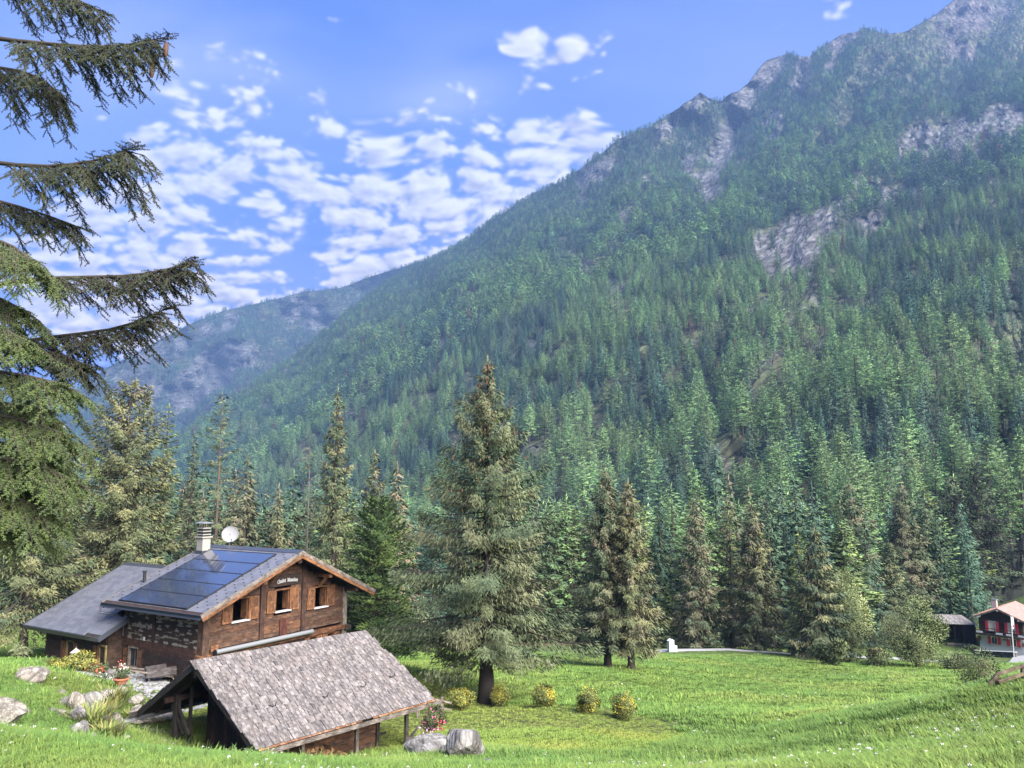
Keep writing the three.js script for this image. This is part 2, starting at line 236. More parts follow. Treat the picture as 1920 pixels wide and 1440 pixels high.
function mountain(name, x0, x1, step, rows, skyAt, baseAt, lnD, rocks, alpine) {
  const T = new Tri(), uv = [], n = Math.round((x1 - x0) / step) + 1, cells = [];
  for (let j = 0; j <= rows + 6; j++) for (let i = 0; i < n; i++) {
    const qx = x0 + i * step, top = skyAt(qx) + (fbm(qx * 0.06, 3.3, 4) - 0.5) * 10 * smooth(900, 1300, qx), low = baseAt(qx);
    const t = Math.min(1, j / rows), qy = lerp(low, top, t);
    const m = rockMask(rocks, qx, qy), edge = fbm(qx * 0.045 + 7, qy * 0.045, 5), crag = smooth(0.62, 0.72, fbm(qx * 0.03 + 90, qy * 0.05 + 3, 4)) * 0.7 * smooth(0.5, 0.62, fbm(qx * 0.006, qy * 0.008 + 8, 2)), fine = fbm(qx * 0.16 + 4, qy * 0.1, 4), rock = Math.max(crag, smooth(0.1, 0.4, m * 1.1 + (edge - 0.5) * 1.9 + (fine - 0.5) * 1.1 - 0.22) * (m > 0 ? 1 : 0));
    let D = Math.exp(lnD(qx / 100, qy / 100));
    const cut = (ridged(qx * 0.0052 + qy * 0.003, qy * 0.0011 + 4, 4) - 0.62) * 0.24 + (fbm(qx * 0.02, qy * 0.02, 4) - 0.5) * 0.1;
    D *= 1 - cut * smooth(0, 0.12, t) + rock * (ridged(qx * 0.05 + qy * 0.012, qy * 0.02, 4) - 0.5) * 0.055;
    const p = at(qx, qy, D);
    if (j > rows) { const k = (j - rows) * 60; p.z -= k; p.y -= k * 0.55; }
    const hi = alpine ? smooth(180, 60, qy - (skyAt(qx) - 20) * 0) * smooth(1500, 1700, qx) : 0;
    const e2 = fbm(qx * 0.11, qy * 0.05, 4);
    const stone = [lerp(0.085, 0.19, e2), lerp(0.085, 0.185, e2), lerp(0.086, 0.182, e2)].map(v => v * 1.25), red = smooth(210, 90, qy) * (alpine ? 0.55 : 0.1);
    stone[0] *= 1 - red * 0.12; stone[1] *= 1 - red * 0.34; stone[2] *= 1 - red * 0.42;
    const moss = [lerp(0.07, 0.11, e2), lerp(0.085, 0.125, e2), lerp(0.045, 0.06, e2)], pasture = [0.16, 0.17, 0.06];
    const c = [0, 1, 2].map(k => lerp(lerp(moss[k], pasture[k], hi * smooth(0.4, 0.6, edge)), stone[k], rock));
    T.v(p.x, p.y, p.z, c); uv.push(p.x / 60 + p.z / 90, p.y / 60 + p.z / 200);
    cells.push(rock, hi);
  }
  const R = rows + 6;
  for (let j = 0; j < R; j++) for (let i = 0; i + 1 < n; i++) { const a = j * n + i, b = a + n; T.f(a, a + 1, b); T.f(b, a + 1, b + 1); }
  const g = T.build(); g.setAttribute('uv', new THREE.Float32BufferAttribute(uv, 2));
  kind(mesh(name, g, mountainMat), 'structure');
  return { p: T.p, n, rows, R, cells, x0, step };
}
const SA = mountain('mountain_slope', -500, 2420, 6, 250, SKY_A, BASE_A, mtnLn, ROCK_A, true);
const farLn = (x, y) => { const t = clamp((9.6 - y) / 4.2); return Math.log(lerp(1900, 3300, t) + (x - 4) * 40 + Math.sin(x * 2.1 + y) * 60); };
const SB = mountain('far_mountain', -800, 1200, 8, 90, SKY_B, () => 960, farLn, ROCK_B, false);

// ---------------------------------------------------------------- trees
function tube(T, pts, rad, sides, c) {              // a tapered limb through points
  let prev = null;
  for (let k = 0; k < pts.length; k++) {
    const a = pts[Math.max(0, k - 1)], b = pts[Math.min(pts.length - 1, k + 1)], d = b.clone().sub(a).normalize();
    const u = Math.abs(d.y) > 0.9 ? V3(1, 0, 0) : V3(0, 1, 0), e = u.cross(d).normalize(), f = d.clone().cross(e), ring = [];
    for (let s = 0; s < sides; s++) { const w = s / sides * Math.PI * 2, r = rad[k]; ring.push(T.v(pts[k].x + (e.x * Math.cos(w) + f.x * Math.sin(w)) * r, pts[k].y + (e.y * Math.cos(w) + f.y * Math.sin(w)) * r, pts[k].z + (e.z * Math.cos(w) + f.z * Math.sin(w)) * r, c)); }
    if (prev) for (let s = 0; s < sides; s++) { const t = (s + 1) % sides; T.f(prev[s], prev[t], ring[s]); T.f(ring[s], prev[t], ring[t]); }
    prev = ring;
  }
}
function kite(T, p, d, len, w, r, c, two) {          // one spray of needles: a folded, pointed blade
  let ex = d.y * (r() - 0.5) - d.z * (r() - 0.5), ey = d.z * (r() - 0.5) - d.x * (r() - 0.5) + 0.2, ez = d.x * (r() - 0.5) - d.y * (r() - 0.5);
  const k = ex * d.x + ey * d.y + ez * d.z; ex -= k * d.x; ey -= k * d.y; ez -= k * d.z; const q = w / 2 / (Math.hypot(ex, ey, ez) || 1), m = len * 0.42;
  // wide across the horizontal, so that sprays lie like roof tiles
  const sx = d.z, sz = -d.x, sl = Math.hypot(sx, sz) || 1, mixr = r() < 0.3 ? 1 : 0;
  const ax = mixr ? sx / sl * w / 2 : ex * q, ay = mixr ? (r() - 0.5) * w * 0.5 : ey * q, az = mixr ? sz / sl * w / 2 : ez * q;
  const a = T.v(p.x, p.y, p.z, c), b = T.v(p.x + d.x * m + ax, p.y + d.y * m + ay, p.z + d.z * m + az, c), e = T.v(p.x + d.x * m - ax, p.y + d.y * m - ay, p.z + d.z * m - az, c), f = T.v(p.x + d.x * len, p.y + d.y * len, p.z + d.z * len, c);
  T.f(a, b, e); T.f(b, f, e);
}
function conifer(o) {
  const { seed, H, R, base = 0.06, levels = 26, per = 6, dens = 9, tl = 0.5, tw = 0.12, droop = 0.35, hang = 0.7, rise = 0.6, shape = t => 1 - t, pal, rag = 0.25, limbs = true, sides = 7, trunkR = H * 0.017, spread = 0.8, bark = [0.07, 0.055, 0.045], bare = 0 } = o;
  const r = rng(seed), L = new Tri(), Wd = new Tri(), d = V3(), p = V3();
  const lean = (r() - 0.5) * H * 0.012, tp = [], tr = [];
  for (let k = 0; k <= 8; k++) { const t = k / 8; tp.push(V3(lean * Math.sin(t * 2.5), t * H * 0.985, lean * 0.6 * Math.sin(t * 3.5))); tr.push(trunkR * (1 - t) + 0.012 * H * 0.05 + (k === 0 ? trunkR * 0.35 : 0)); }
  tp[0].y = -0.35; tube(Wd, tp, tr, sides, bark);
  for (let k = 0; k < levels; k++) {
    const t = Math.pow((k + 0.5) / levels, 0.92), y0 = H * (base + (0.985 - base) * t) , whorl = r() * 7, n = Math.max(3, Math.round(per * (t > 0.85 ? 0.7 : 1)));
    for (let b = 0; b < n; b++) {
      const az = whorl + (b + (r() - 0.5) * 0.7) / n * Math.PI * 2, Lb = Math.max(0.1, R * shape(t) * (1 - rag + r() * 2 * rag * 0.8)), cx = Math.cos(az), cz = Math.sin(az);
      if (r() < bare) continue;
      const e0 = lerp(-0.12, rise, Math.pow(t, 1.6)) + (r() - 0.5) * 0.22, dr = droop * (0.7 + 0.6 * r()) * (1 - 0.6 * t), yb = y0 + (r() - 0.5) * H * 0.5 / levels;
      const Y = s => Lb * (e0 * s - dr * (s - 0.75 * s * s * s));
      const tone = 0.84 + 0.32 * r(), c0 = pal[Math.min(pal.length - 1, Math.floor(Math.pow(r(), 1.15) * pal.length))];
      if (limbs) tube(Wd, [0, 0.35, 0.7, 1].map(s => V3(cx * Lb * s, yb + Y(s), cz * Lb * s)), [0, 0.35, 0.7, 1].map(s => (0.012 + Lb * 0.011) * (1 - s * 0.85)), 3, bark);
      const m = Math.max(3, Math.round(Lb * dens * (0.75 + 0.5 * r())));
      for (let q = 0; q < m; q++) {
        const s = 0.1 + 0.9 * Math.pow(r(), 0.72), side = r() < 0.5 ? -1 : 1, out = 0.3 + 0.6 * s, lat = (0.35 + 0.65 * r()) * side, j = Lb * 0.05;
        const off = (r() - 0.5) * 2 * spread * Lb * 0.24 * (1.1 - s * 0.8);
        p.set(cx * Lb * s - cz * off + (r() - 0.5) * j, yb + Y(s) + (r() - 0.5) * j - Math.abs(off) * 0.25, cz * Lb * s + cx * off + (r() - 0.5) * j); p.y += (hang > 0.6 ? -Math.pow(r(), 1.3) * Math.min(0.03 * H, 0.34 * Lb) : (r() - 0.5) * 0.12 * Lb);
        d.set(cx * out - cz * lat, -hang * (0.35 + 0.9 * r()) + (s > 0.93 ? 0.4 : 0.08), cz * out + cx * lat).normalize();
        const g = tone * (0.8 + 0.4 * r()), c = [c0[0] * g, c0[1] * g, c0[2] * g];
        kite(L, p, d, tl * (0.55 + 0.8 * r()), tw * (0.7 + 0.6 * r()), r, c);
      }
    }
  }
  for (let q = 0; q < 5; q++) { p.set(0, H * (0.95 + 0.01 * q), 0); d.set((r() - 0.5) * 0.4, 1, (r() - 0.5) * 0.4).normalize(); kite(L, p, d, tl * 1.1, tw, r, pal[0]); }
  return { leaf: L.build(false), wood: Wd.build() };
}
for (const f of ['leaf']) void f;
function flat(g) { const n = g.toNonIndexed(); n.computeVertexNormals(); return n; }
function soft(g, H) {                               // faces turned outwards, normals eased towards the crown's own roundness
  const n = g.toNonIndexed(), P = n.attributes.position.array, C = n.attributes.color.array, N = new Float32Array(P.length), a = V3(), b = V3(), c = V3(), o = V3(), f = V3();
  for (let i = 0; i < P.length; i += 9) {
    a.fromArray(P, i); b.fromArray(P, i + 3); c.fromArray(P, i + 6); o.set(a.x + b.x + c.x, 0, a.z + b.z + c.z); const r = o.length() || 1; o.y = r * 0.55 + (a.y > H * 0.9 ? r : 0); o.normalize();
    f.subVectors(b, a).cross(c.clone().sub(a)).normalize();
    if (f.dot(o) < 0) { f.negate(); for (let k = 0; k < 3; k++) { let t = P[i + 3 + k]; P[i + 3 + k] = P[i + 6 + k]; P[i + 6 + k] = t; t = C[i + 3 + k]; C[i + 3 + k] = C[i + 6 + k]; C[i + 6 + k] = t; } }
    f.multiplyScalar(0.55).addScaledVector(o, 0.6).normalize(); for (let k = 0; k < 9; k += 3) f.toArray(N, i + k);
  }
  n.setAttribute('normal', new THREE.BufferAttribute(N, 3)); return n;
}
const leafMat = new THREE.MeshStandardMaterial({ vertexColors: true, roughness: 0.85, side: THREE.DoubleSide });
const barkTex = tex(256, (u, v) => { const n = tileNoise(u, v, 12, 4), k = 0.55 + (n - 0.5) * 0.9; return [k, k * 0.96, k * 0.92]; });
const barkMat = new THREE.MeshStandardMaterial({ vertexColors: true, roughness: 1, side: THREE.DoubleSide });
const OLIVE = [[0.15, 0.165, 0.078], [0.135, 0.155, 0.073], [0.12, 0.148, 0.07], [0.09, 0.12, 0.058], [0.065, 0.095, 0.048]];
const GOLD = [[0.19, 0.185, 0.085], [0.17, 0.172, 0.077], [0.145, 0.156, 0.069], [0.115, 0.132, 0.058], [0.085, 0.105, 0.048]];
const DARK = [[0.085, 0.118, 0.062], [0.07, 0.102, 0.054], [0.056, 0.087, 0.047], [0.043, 0.07, 0.04]];
const LARCH = [[0.17, 0.22, 0.065], [0.145, 0.195, 0.06], [0.125, 0.17, 0.055], [0.1, 0.14, 0.047]];
const PINE = [[0.13, 0.19, 0.05], [0.1, 0.16, 0.044], [0.075, 0.13, 0.038], [0.055, 0.1, 0.032]];
const BROWN = [[0.165, 0.15, 0.088], [0.145, 0.146, 0.079], [0.125, 0.142, 0.074], [0.09, 0.115, 0.06]];
const spruceShape = t => Math.pow(1 - t, 0.92) * (0.9 + 0.1 * Math.sin(t * 30));
const larchShape = t => Math.pow(1 - t, 0.7) * (t < 0.15 ? 0.6 + t * 2.7 : 1);
const pineShape = t => Math.sqrt(Math.max(0, 1 - Math.pow(t, 2.1))) * (0.75 + 0.25 * smooth(0, 0.25, t)) * (1 - 0.35 * t);
const norm = P => { const m = [0, 1, 2].map(k => P.reduce((a, c) => a + c[k], 0) / P.length); return P.map(c => c.map((x, k) => x / m[k])); };
// the mid-distance models, shared by the trees of the forest edge
const MODELS = {
  spruce: [1, 2, 3].map(s => conifer({ seed: 100 + s, H: 20, R: 3.5 + 0.35 * s, levels: 34, per: 4, dens: 11, tl: 0.68, tw: 0.19, droop: 0.4, hang: 0.75, shape: spruceShape, pal: norm(DARK), rag: 0.32, limbs: false, sides: 5, base: 0.08 })),
  brown: [1, 2].map(s => conifer({ seed: 130 + s, H: 20, R: 3.4 + 0.4 * s, levels: 36, per: 4, dens: 11, tl: 0.68, tw: 0.18, droop: 0.5, hang: 0.95, shape: spruceShape, pal: norm(BROWN), rag: 0.3, limbs: false, sides: 5, base: 0.1 })),
  larch: [1, 2].map(s => conifer({ seed: 160 + s, H: 20, R: 4.2 + 0.4 * s, levels: 26, per: 4, dens: 10, tl: 0.64, tw: 0.17, droop: 0.12, hang: 0.35, rise: 0.5, shape: larchShape, pal: norm(LARCH), rag: 0.45, limbs: true, sides: 5, base: 0.24 })),
};
for (const k in MODELS) for (const m of MODELS[k]) m.leaf = soft(m.leaf, 20);
const tint = (r, g, b) => { const m = leafMat.clone(); m.color.setRGB(r, g, b); return m; };
const TINTS = { spruce: [tint(0.06, 0.11, 0.06), tint(0.088, 0.122, 0.056), tint(0.05, 0.1, 0.064)], brown: [tint(0.12, 0.122, 0.066), tint(0.14, 0.125, 0.07)], larch: [tint(0.145, 0.24, 0.085), tint(0.18, 0.25, 0.08), tint(0.115, 0.2, 0.085)] };
const far = (seed, o) => soft(conifer({ seed, H: 1, R: 0.2, levels: 20, per: 4, dens: 42, tl: 0.062, tw: 0.027, droop: 0.3, hang: 0.7, shape: spruceShape, pal: [[1.25, 1.2, 1.05], [1, 1, 1], [0.75, 0.8, 0.85]], rag: 0.4, limbs: false, sides: 3, base: 0.1, bark: [1.2, 1, 0.9], ...o }).leaf, 1);
const FAR = [far(201, {}), far(202, { R: 0.23 }), far(203, { R: 0.17, rag: 0.5 }), far(204, { R: 0.24, shape: larchShape, base: 0.22, rag: 0.5, hang: 0.3, droop: 0.1 }), far(205, { R: 0.27, shape: pineShape, base: 0.3, rag: 0.45, hang: 0.1 })];
const forestNear = [], forestMid = {}, forestFar = FAR.map(() => []);
function sow(p, h, species, tone, seedr) {
  const q = px(V3(p.x, p.y + h * 0.6, p.z)); if (!q || q[0] < -160 || q[0] > 2080) return;
  forestNear.push({ p, h, species, tone, s: h / q[2], D: q[2], px: q[0], py: q[1], turn: seedr * 6.28 });
}
{
  const r = rng(9);
  const q0 = (P, a) => { const q = px(V3(P[a], P[a + 1], P[a + 2])); return q ? q[1] : 0; };
  const scatter = (S, isB) => {
    for (let j = 0; j < S.rows; j++) for (let i = 0; i + 1 < S.n; i++) {
      const a = (j * S.n + i) * 3, qx = S.x0 + i * S.step; if (qx < -120 || qx > 2040) continue;
      const P = S.p, b = a + 3, c = a + S.n * 3;
      const ux = P[b] - P[a], uy = P[b + 1] - P[a + 1], uz = P[b + 2] - P[a + 2], vx = P[c] - P[a], vy = P[c + 1] - P[a + 1], vz = P[c + 2] - P[a + 2];
      if ((qx > 1640 && q0(P, a) > 1182 - Math.max(0, qx - 1815) * 0.95)) continue;
      const plan = Math.abs(uz * vx - ux * vz), D = -P[a + 2], q = px(V3(P[a], P[a + 1], P[a + 2])); if (!q || q[1] < -60) continue;
      const rock = S.cells[j * S.n * 2 + i * 2], hi = S.cells[j * S.n * 2 + i * 2 + 1];
      const cl = smooth(0.3, 0.42, fbm(P[a] * 0.006, P[a + 2] * 0.006 + 2, 3)), gap = 0.35 + 0.65 * smooth(0.33, 0.5, fbm(P[a] * 0.02 + 5, P[a + 2] * 0.02, 3));
      const want = plan * (isB ? 0.02 : D > 1500 ? 0.016 : 0.0155) * (1 - 0.94 * rock) * (1 - 0.85 * hi) * gap * (0.6 + 0.4 * cl);
      let n = Math.floor(want) + (r() < want % 1 ? 1 : 0); if (n > 24) n = 24;
      while (n-- > 0) {
        const u = r(), v = r(), p = V3(P[a] + ux * u + vx * v, P[a + 1] + uy * u + vy * v - 0.4, P[a + 2] + uz * u + vz * v);
        const zone = fbm(p.x * 0.011 + 3, p.z * 0.011, 3), lar = smooth(0.4, 0.55, zone) * 0.82 * smooth(2400, 800, D) + 0.1, k = r();
        const species = k < lar ? 'larch' : k < lar + 0.16 ? 'pine' : k < lar + 0.16 + 0.012 ? 'dead' : 'spruce';
        const h = (D > 1500 ? 11 + 8 * r() : 15 + 14 * r() * r() + 3 * r()) * (species === 'pine' ? 0.8 : 1) * (0.75 + 0.5 * fbm(p.x * 0.03, p.z * 0.03, 2)) * (1 - 0.4 * rock);
        sow(p, h, species, 0.6 + 0.85 * r() * r() + 0.15 * r(), r());
      }
    }
  };
  scatter(SA, false); scatter(SB, true);
  // the wood on the valley floor between the meadow and the slope
  for (let k = 0; k < 2600; k++) {
    const D = 58 + 110 * r(), x = (-0.75 + 1.5 * r()) * D, q = px(V3(x, groundY(x, -D), -D)); if (!q) continue;
    const [a, b] = q; const keep = a < 740 ? (D > 74) : a < 1240 ? (D > 104) : a < 1640 ? (D > 98) : (D > 118 && b < 1190 && a < 1830);
    if (!keep || r() < 0.55) continue;
    const left = a < 900, t = r(); sow(V3(x, groundY(x, -D) - 0.3, -D), (left ? 11 : 15) + 7 * r(), t < (left ? 0.08 : 0.42) ? 'larch' : t < (left ? 0.4 : 0.5) ? 'brown' : 'spruce', 0.8 + 0.4 * r(), r());
  }
}
forestNear.sort((a, b) => b.s - a.s);
const INDIVIDUAL = 180;
const woodAt = 'in the wood at the foot of the mountain';
const treeLabels = {
  spruce: [['deep green spruce ' + woodAt, 'deep green spruces of the wood'], ['olive tinged spruce ' + woodAt, 'olive spruces of the wood'], ['bluish green spruce ' + woodAt, 'bluish spruces of the wood']],
  brown: [['brownish spruce hung with cones ' + woodAt, 'brownish spruces of the wood'], ['reddish brown spruce hung with cones ' + woodAt, 'reddish brown spruces of the wood']],
  larch: [['light green feathery larch ' + woodAt, 'light green larches of the wood'], ['yellowish green feathery larch ' + woodAt, 'yellowish larches of the wood'], ['cool green feathery larch ' + woodAt, 'cool green larches of the wood']],
};
let placedTrees = 0;
function standTree(p, h, sp, variant, tintNo, turn, name, label, category, grp, widen = 1) {
  const m = MODELS[sp][variant % MODELS[sp].length], g = group(name, label, category, p, turn, grp), s = h / 20;
  g.scale.set(s * widen, s, s * widen); mesh('crown', m.leaf, TINTS[sp][tintNo % TINTS[sp].length], g); mesh('trunk', m.wood, barkMat, g); placedTrees++;
  return g;
}
{
  const r = rng(31); let count = 0; const mid = { spruce: [], brown: [], larch: [] };
  for (const t of forestNear) {
    const sp = t.species === 'pine' || t.species === 'dead' ? 'spruce' : t.species;
    if (count < INDIVIDUAL && t.px > -30 && t.px < 1950 && t.D > 56) { const tn = Math.floor(r() * 3) % TINTS[sp].length, [l, g] = treeLabels[sp][tn]; standTree(t.p, t.h, sp, Math.floor(r() * 3), tn, t.turn, sp === 'larch' ? 'larch_tree' : 'spruce_tree', l, sp === 'larch' ? 'larch tree' : 'spruce tree', g, 0.8 + 0.45 * r()); count++; continue; }
    if (t.D < 950) { mid[sp].push(t); continue; }
    const v = t.species === 'larch' ? 3 : t.species === 'pine' ? 4 : Math.floor(r() * 3);
    forestFar[v].push(t);
  }
  const M = new THREE.Matrix4(), Q = new THREE.Quaternion(), Y = V3(0, 1, 0), col = new THREE.Color();
  const colorOf = t => { const k = t.tone, w = (HASH[Math.floor(t.turn * 9999) & 65535] - 0.5) * 0.25; switch (t.species) { case 'larch': return col.setRGB(0.185 * k * (1 + w), 0.31 * k, 0.125 * k); case 'pine': return col.setRGB(0.11 * k, 0.185 * k, 0.12 * k); case 'dead': return col.setRGB(0.17 * k, 0.085 * k, 0.06 * k); case 'brown': return col.setRGB(0.11 * k, 0.1 * k, 0.046 * k); default: return col.setRGB(0.072 * k * (1 + w), 0.145 * k, 0.095 * k); } };
  const plant = (name, geo, list, unit, mt, grow) => {
    if (!list.length) return; const im = shade(new THREE.InstancedMesh(geo, mt, list.length)); im.name = numbered(name);
    list.forEach((t, i) => { const s = t.h / unit, w = s * (grow || 1) * (0.7 + 0.65 * ((t.turn * 7.7) % 1)); im.setMatrixAt(i, M.compose(t.p, Q.setFromAxisAngle(Y, t.turn), V3(w, s, w))); if (mt === leafMat) im.setColorAt(i, colorOf(t)); });
    tag(im, name === 'mountain_forest' ? 'dense conifer forest covering the steep mountain side' : name === 'forest_trunks' ? 'bare tree trunks inside the lower forest' : 'dense conifer wood at the foot of the mountain', 'forest'); kind(im, 'stuff'); scene.add(im);
  };
  for (const sp in mid) MODELS[sp].forEach((m, v) => { const l = mid[sp].filter((t, i) => i % MODELS[sp].length === v); plant('valley_forest', m.leaf, l, 20, leafMat); plant('forest_trunks', m.wood, l, 20, barkMat); });
  FAR.forEach((g, v) => plant('mountain_forest', g, forestFar[v], 1, leafMat, 1.25));
  console.log('individual', count, 'mid', mid.spruce.length, mid.brown.length, mid.larch.length, 'far', forestFar.map(l => l.length).join(' '), 'tris', FAR.map(g => g.attributes.position.count / 3).join(' '), MODELS.spruce[0].leaf.attributes.position.count / 3, MODELS.larch[0].leaf.attributes.position.count / 3);
}

// ---------------------------------------------------------------- the single trees, built one by one
function hero(o) {
  const b = at(o.px, o.row || 1250, o.D), y = groundY(b.x, b.z), top = at(o.topx ?? o.px, o.top, o.D), H = top.y - y, R = o.half * b.distanceTo(V3(0, 0, 0)) / F * (0.98);
  const g = group(o.name || 'spruce_tree', o.label, o.category || 'spruce tree', V3(b.x, y, b.z), 0, o.group);
  const fine = o.D < 70 ? 0.68 : 0.85, oo = { ...o.o }; oo.dens = (oo.dens ?? 30) / fine / fine; oo.tl = (oo.tl ?? 0.42) * fine; oo.tw = (oo.tw ?? 0.1) * fine; oo.levels = Math.round((oo.levels ?? 30) * 1.5); oo.per = Math.max(3, Math.round((oo.per ?? 6) / 1.5));
  const m = conifer({ seed: o.seed, H, R, levels: 30, per: 6, dens: 30, tl: 0.42, tw: 0.1, droop: 0.42, hang: 0.85, rag: 0.3, base: 0.05, shape: spruceShape, pal: OLIVE, ...oo });
  mesh('crown', soft(m.leaf, H), leafMat, g); mesh('trunk', m.wood, barkMat, g);
  if (o.cones) {
    const r = rng(o.seed + 1), T = [], proto = new THREE.SphereGeometry(1, 5, 3); const sh = o.o?.shape || spruceShape;
    for (let k = 0; k < o.cones; k++) { const t = 0.45 + 0.54 * Math.pow(r(), 0.7), a = r() * 6.28, q = R * sh(t) * (0.35 + 0.6 * r()) + 0.05; T.push(proto.clone().scale(0.03, 0.085, 0.03).translate(Math.cos(a) * q, H * (0.05 + 0.94 * t) - 0.12 + (t > 0.7 ? 0.3 * q : 0), Math.sin(a) * q)); }
    mesh('cones', mergeGeometries(T), mat(0.2, 0.1, 0.045, 0.8), g).userData.kind = 'stuff';
  }
  return g;
}
const bigShape = curve([[0, 0.5], [0.08, 0.88], [0.16, 1], [0.34, 0.86], [0.42, 0.78], [0.5, 0.74], [0.58, 0.56], [0.68, 0.48], [0.76, 0.44], [0.84, 0.27], [0.9, 0.17], [0.95, 0.075], [1, 0.01]]);
hero({ seed: 11, px: 912, D: 41, top: 668, half: 174, label: 'tallest free-standing olive spruce on the lawn with a dark bent trunk', cones: 260, o: { levels: 30, per: 7, dens: 46, tl: 0.42, tw: 0.085, droop: 0.3, hang: 1.1, rag: 0.5, bare: 0.1, base: 0.125, shape: t => bigShape(t) * (0.88 + 0.16 * Math.sin(t * 46)), trunkR: 0.36, bark: [0.035, 0.028, 0.024], rise: 0.75, pal: [[0.15, 0.16, 0.08], [0.13, 0.15, 0.072], [0.112, 0.138, 0.066], [0.09, 0.118, 0.057], [0.068, 0.096, 0.048]] } });
const coneShape = t => Math.pow(1 - t, 0.78) * (0.92 + 0.1 * Math.sin(t * 40)) * (0.75 + 0.25 * smooth(0, 0.18, t));
hero({ seed: 12, px: 1140, D: 62, top: 876, half: 88, label: 'brownish spruce at the meadow edge, taller one of a close pair with bare trunk foot', cones: 120, o: { levels: 34, dens: 26, tl: 0.5, tw: 0.12, hang: 1.0, base: 0.15, shape: coneShape, pal: BROWN.concat(OLIVE.slice(1)) } });
hero({ seed: 13, px: 1184, D: 61, top: 896, half: 76, label: 'brownish spruce at the meadow edge, shorter one of a close pair with bare trunk foot', cones: 100, o: { levels: 34, dens: 26, tl: 0.5, tw: 0.12, hang: 1.0, base: 0.14, shape: coneShape, pal: GOLD.concat(BROWN) } });
// behind the chalet
const L1 = 'among the spruces behind the chalet';
hero({ seed: 21, px: 212, D: 49, top: 708, half: 106, label: 'broad golden olive spruce behind the annex roof', cones: 90, o: { levels: 34, dens: 34, tl: 0.42, tw: 0.11, hang: 0.8, shape: t => Math.pow(1 - t, 0.4), pal: GOLD, rag: 0.26 } });
hero({ seed: 22, px: 40, D: 44, top: 770, half: 120, label: 'golden spruce with a bare grey trunk left of the annex roof', o: { levels: 26, dens: 28, tl: 0.45, tw: 0.11, hang: 0.9, base: 0.16, shape: t => Math.pow(1 - t, 0.5), pal: GOLD.slice(1).concat(OLIVE), rag: 0.35 } });
hero({ seed: 23, px: 290, D: 84, top: 754, half: 52, name: 'larch_tree', category: 'larch tree', label: 'pale green larch rising behind the broad golden spruce', o: { levels: 26, per: 5, dens: 16, tl: 0.5, tw: 0.14, hang: 0.35, droop: 0.15, shape: larchShape, pal: LARCH } });
hero({ seed: 24, px: 342, D: 66, top: 806, half: 48, label: 'narrow dark olive spruce beside the thin tall tree behind the chalet chimney', o: { dens: 18, tl: 0.5, tw: 0.13, pal: OLIVE.slice(2).concat(DARK), rag: 0.4 } });
hero({ seed: 25, px: 392, topx: 398, D: 60, top: 728, half: 60, label: 'tall thin see-through spruce with visible trunk behind the chimney', o: { levels: 24, per: 5, dens: 11, tl: 0.5, tw: 0.1, hang: 0.5, droop: 0.3, shape: t => Math.pow(1 - t, 0.55) * 0.95, pal: OLIVE.slice(1), rag: 0.5, base: 0.2, trunkR: 0.2, bark: [0.12, 0.09, 0.07] } });
[[452, 900, 76, 34, 26, GOLD], [487, 918, 80, 26, 27, OLIVE], [512, 928, 74, 30, 28, GOLD], [545, 960, 78, 34, 29, OLIVE], [425, 930, 84, 30, 30, OLIVE]].forEach(([p, t, D, h, s, pal], i) => hero({ seed: s, px: p, D, top: t, half: h, label: ['small golden spruce between the satellite dish and the tall spruce', 'small olive spruce above the chalet ridge', 'small golden brown spruce above the chalet ridge', 'low olive spruce beside the bare grey stem', 'low olive spruce right behind the satellite dish'][i], o: { levels: 24, dens: 18, tl: 0.5, tw: 0.13, pal, rag: 0.4 } }));
hero({ seed: 31, px: 567, D: 60, top: 836, half: 38, label: 'half-bare spruce with a pale grey stem behind the chalet roof', o: { levels: 24, per: 5, dens: 8, tl: 0.45, tw: 0.09, hang: 0.6, shape: t => 0.9 - 0.7 * t, pal: [[0.16, 0.13, 0.07], ...OLIVE], rag: 0.55, bare: 0.15, trunkR: 0.14, bark: [0.24, 0.2, 0.17], base: 0.15 } });
hero({ seed: 32, px: 619, D: 57, top: 728, half: 66, label: 'tall full olive spruce rising highest behind the chalet gable', cones: 140, o: { levels: 34, dens: 26, tl: 0.46, tw: 0.11, hang: 0.95, shape: coneShape, pal: OLIVE.concat([GOLD[0]]), rag: 0.3 } });
hero({ seed: 33, px: 694, D: 58, top: 842, half: 62, label: 'brown-tipped spruce behind the green stone pine', cones: 90, o: { levels: 28, dens: 24, tl: 0.48, tw: 0.12, hang: 0.9, shape: coneShape, pal: BROWN.concat(OLIVE), rag: 0.35 } });
hero({ seed: 34, px: 704, D: 48, top: 935, half: 80, name: 'stone_pine', category: 'pine tree', label: 'dense bright green stone pine beside the chalet gable', o: { levels: 26, per: 8, dens: 40, tl: 0.36, tw: 0.1, hang: -0.35, droop: -0.1, rise: 0.9, rag: 0.22, base: 0.03, shape: t => Math.sqrt(Math.max(0, 1 - Math.pow(t, 1.5))) * 0.97 + 0.02, pal: PINE, spread: 1.5 } });
[[764, 1100, 90, 34, 35], [812, 1036, 96, 34, 36], [792, 1120, 74, 26, 37]].forEach(([p, t, D, h, s], i) => hero({ seed: s, px: p, D, top: t, half: h, label: ['small dark spruce in the gap beside the stone pine', 'slim spruce behind the left boughs of the free-standing spruce', 'young olive spruce at the foot of the stone pine'][i], o: { levels: 22, dens: 14, tl: 0.5, tw: 0.14, pal: i === 2 ? OLIVE : DARK } }));
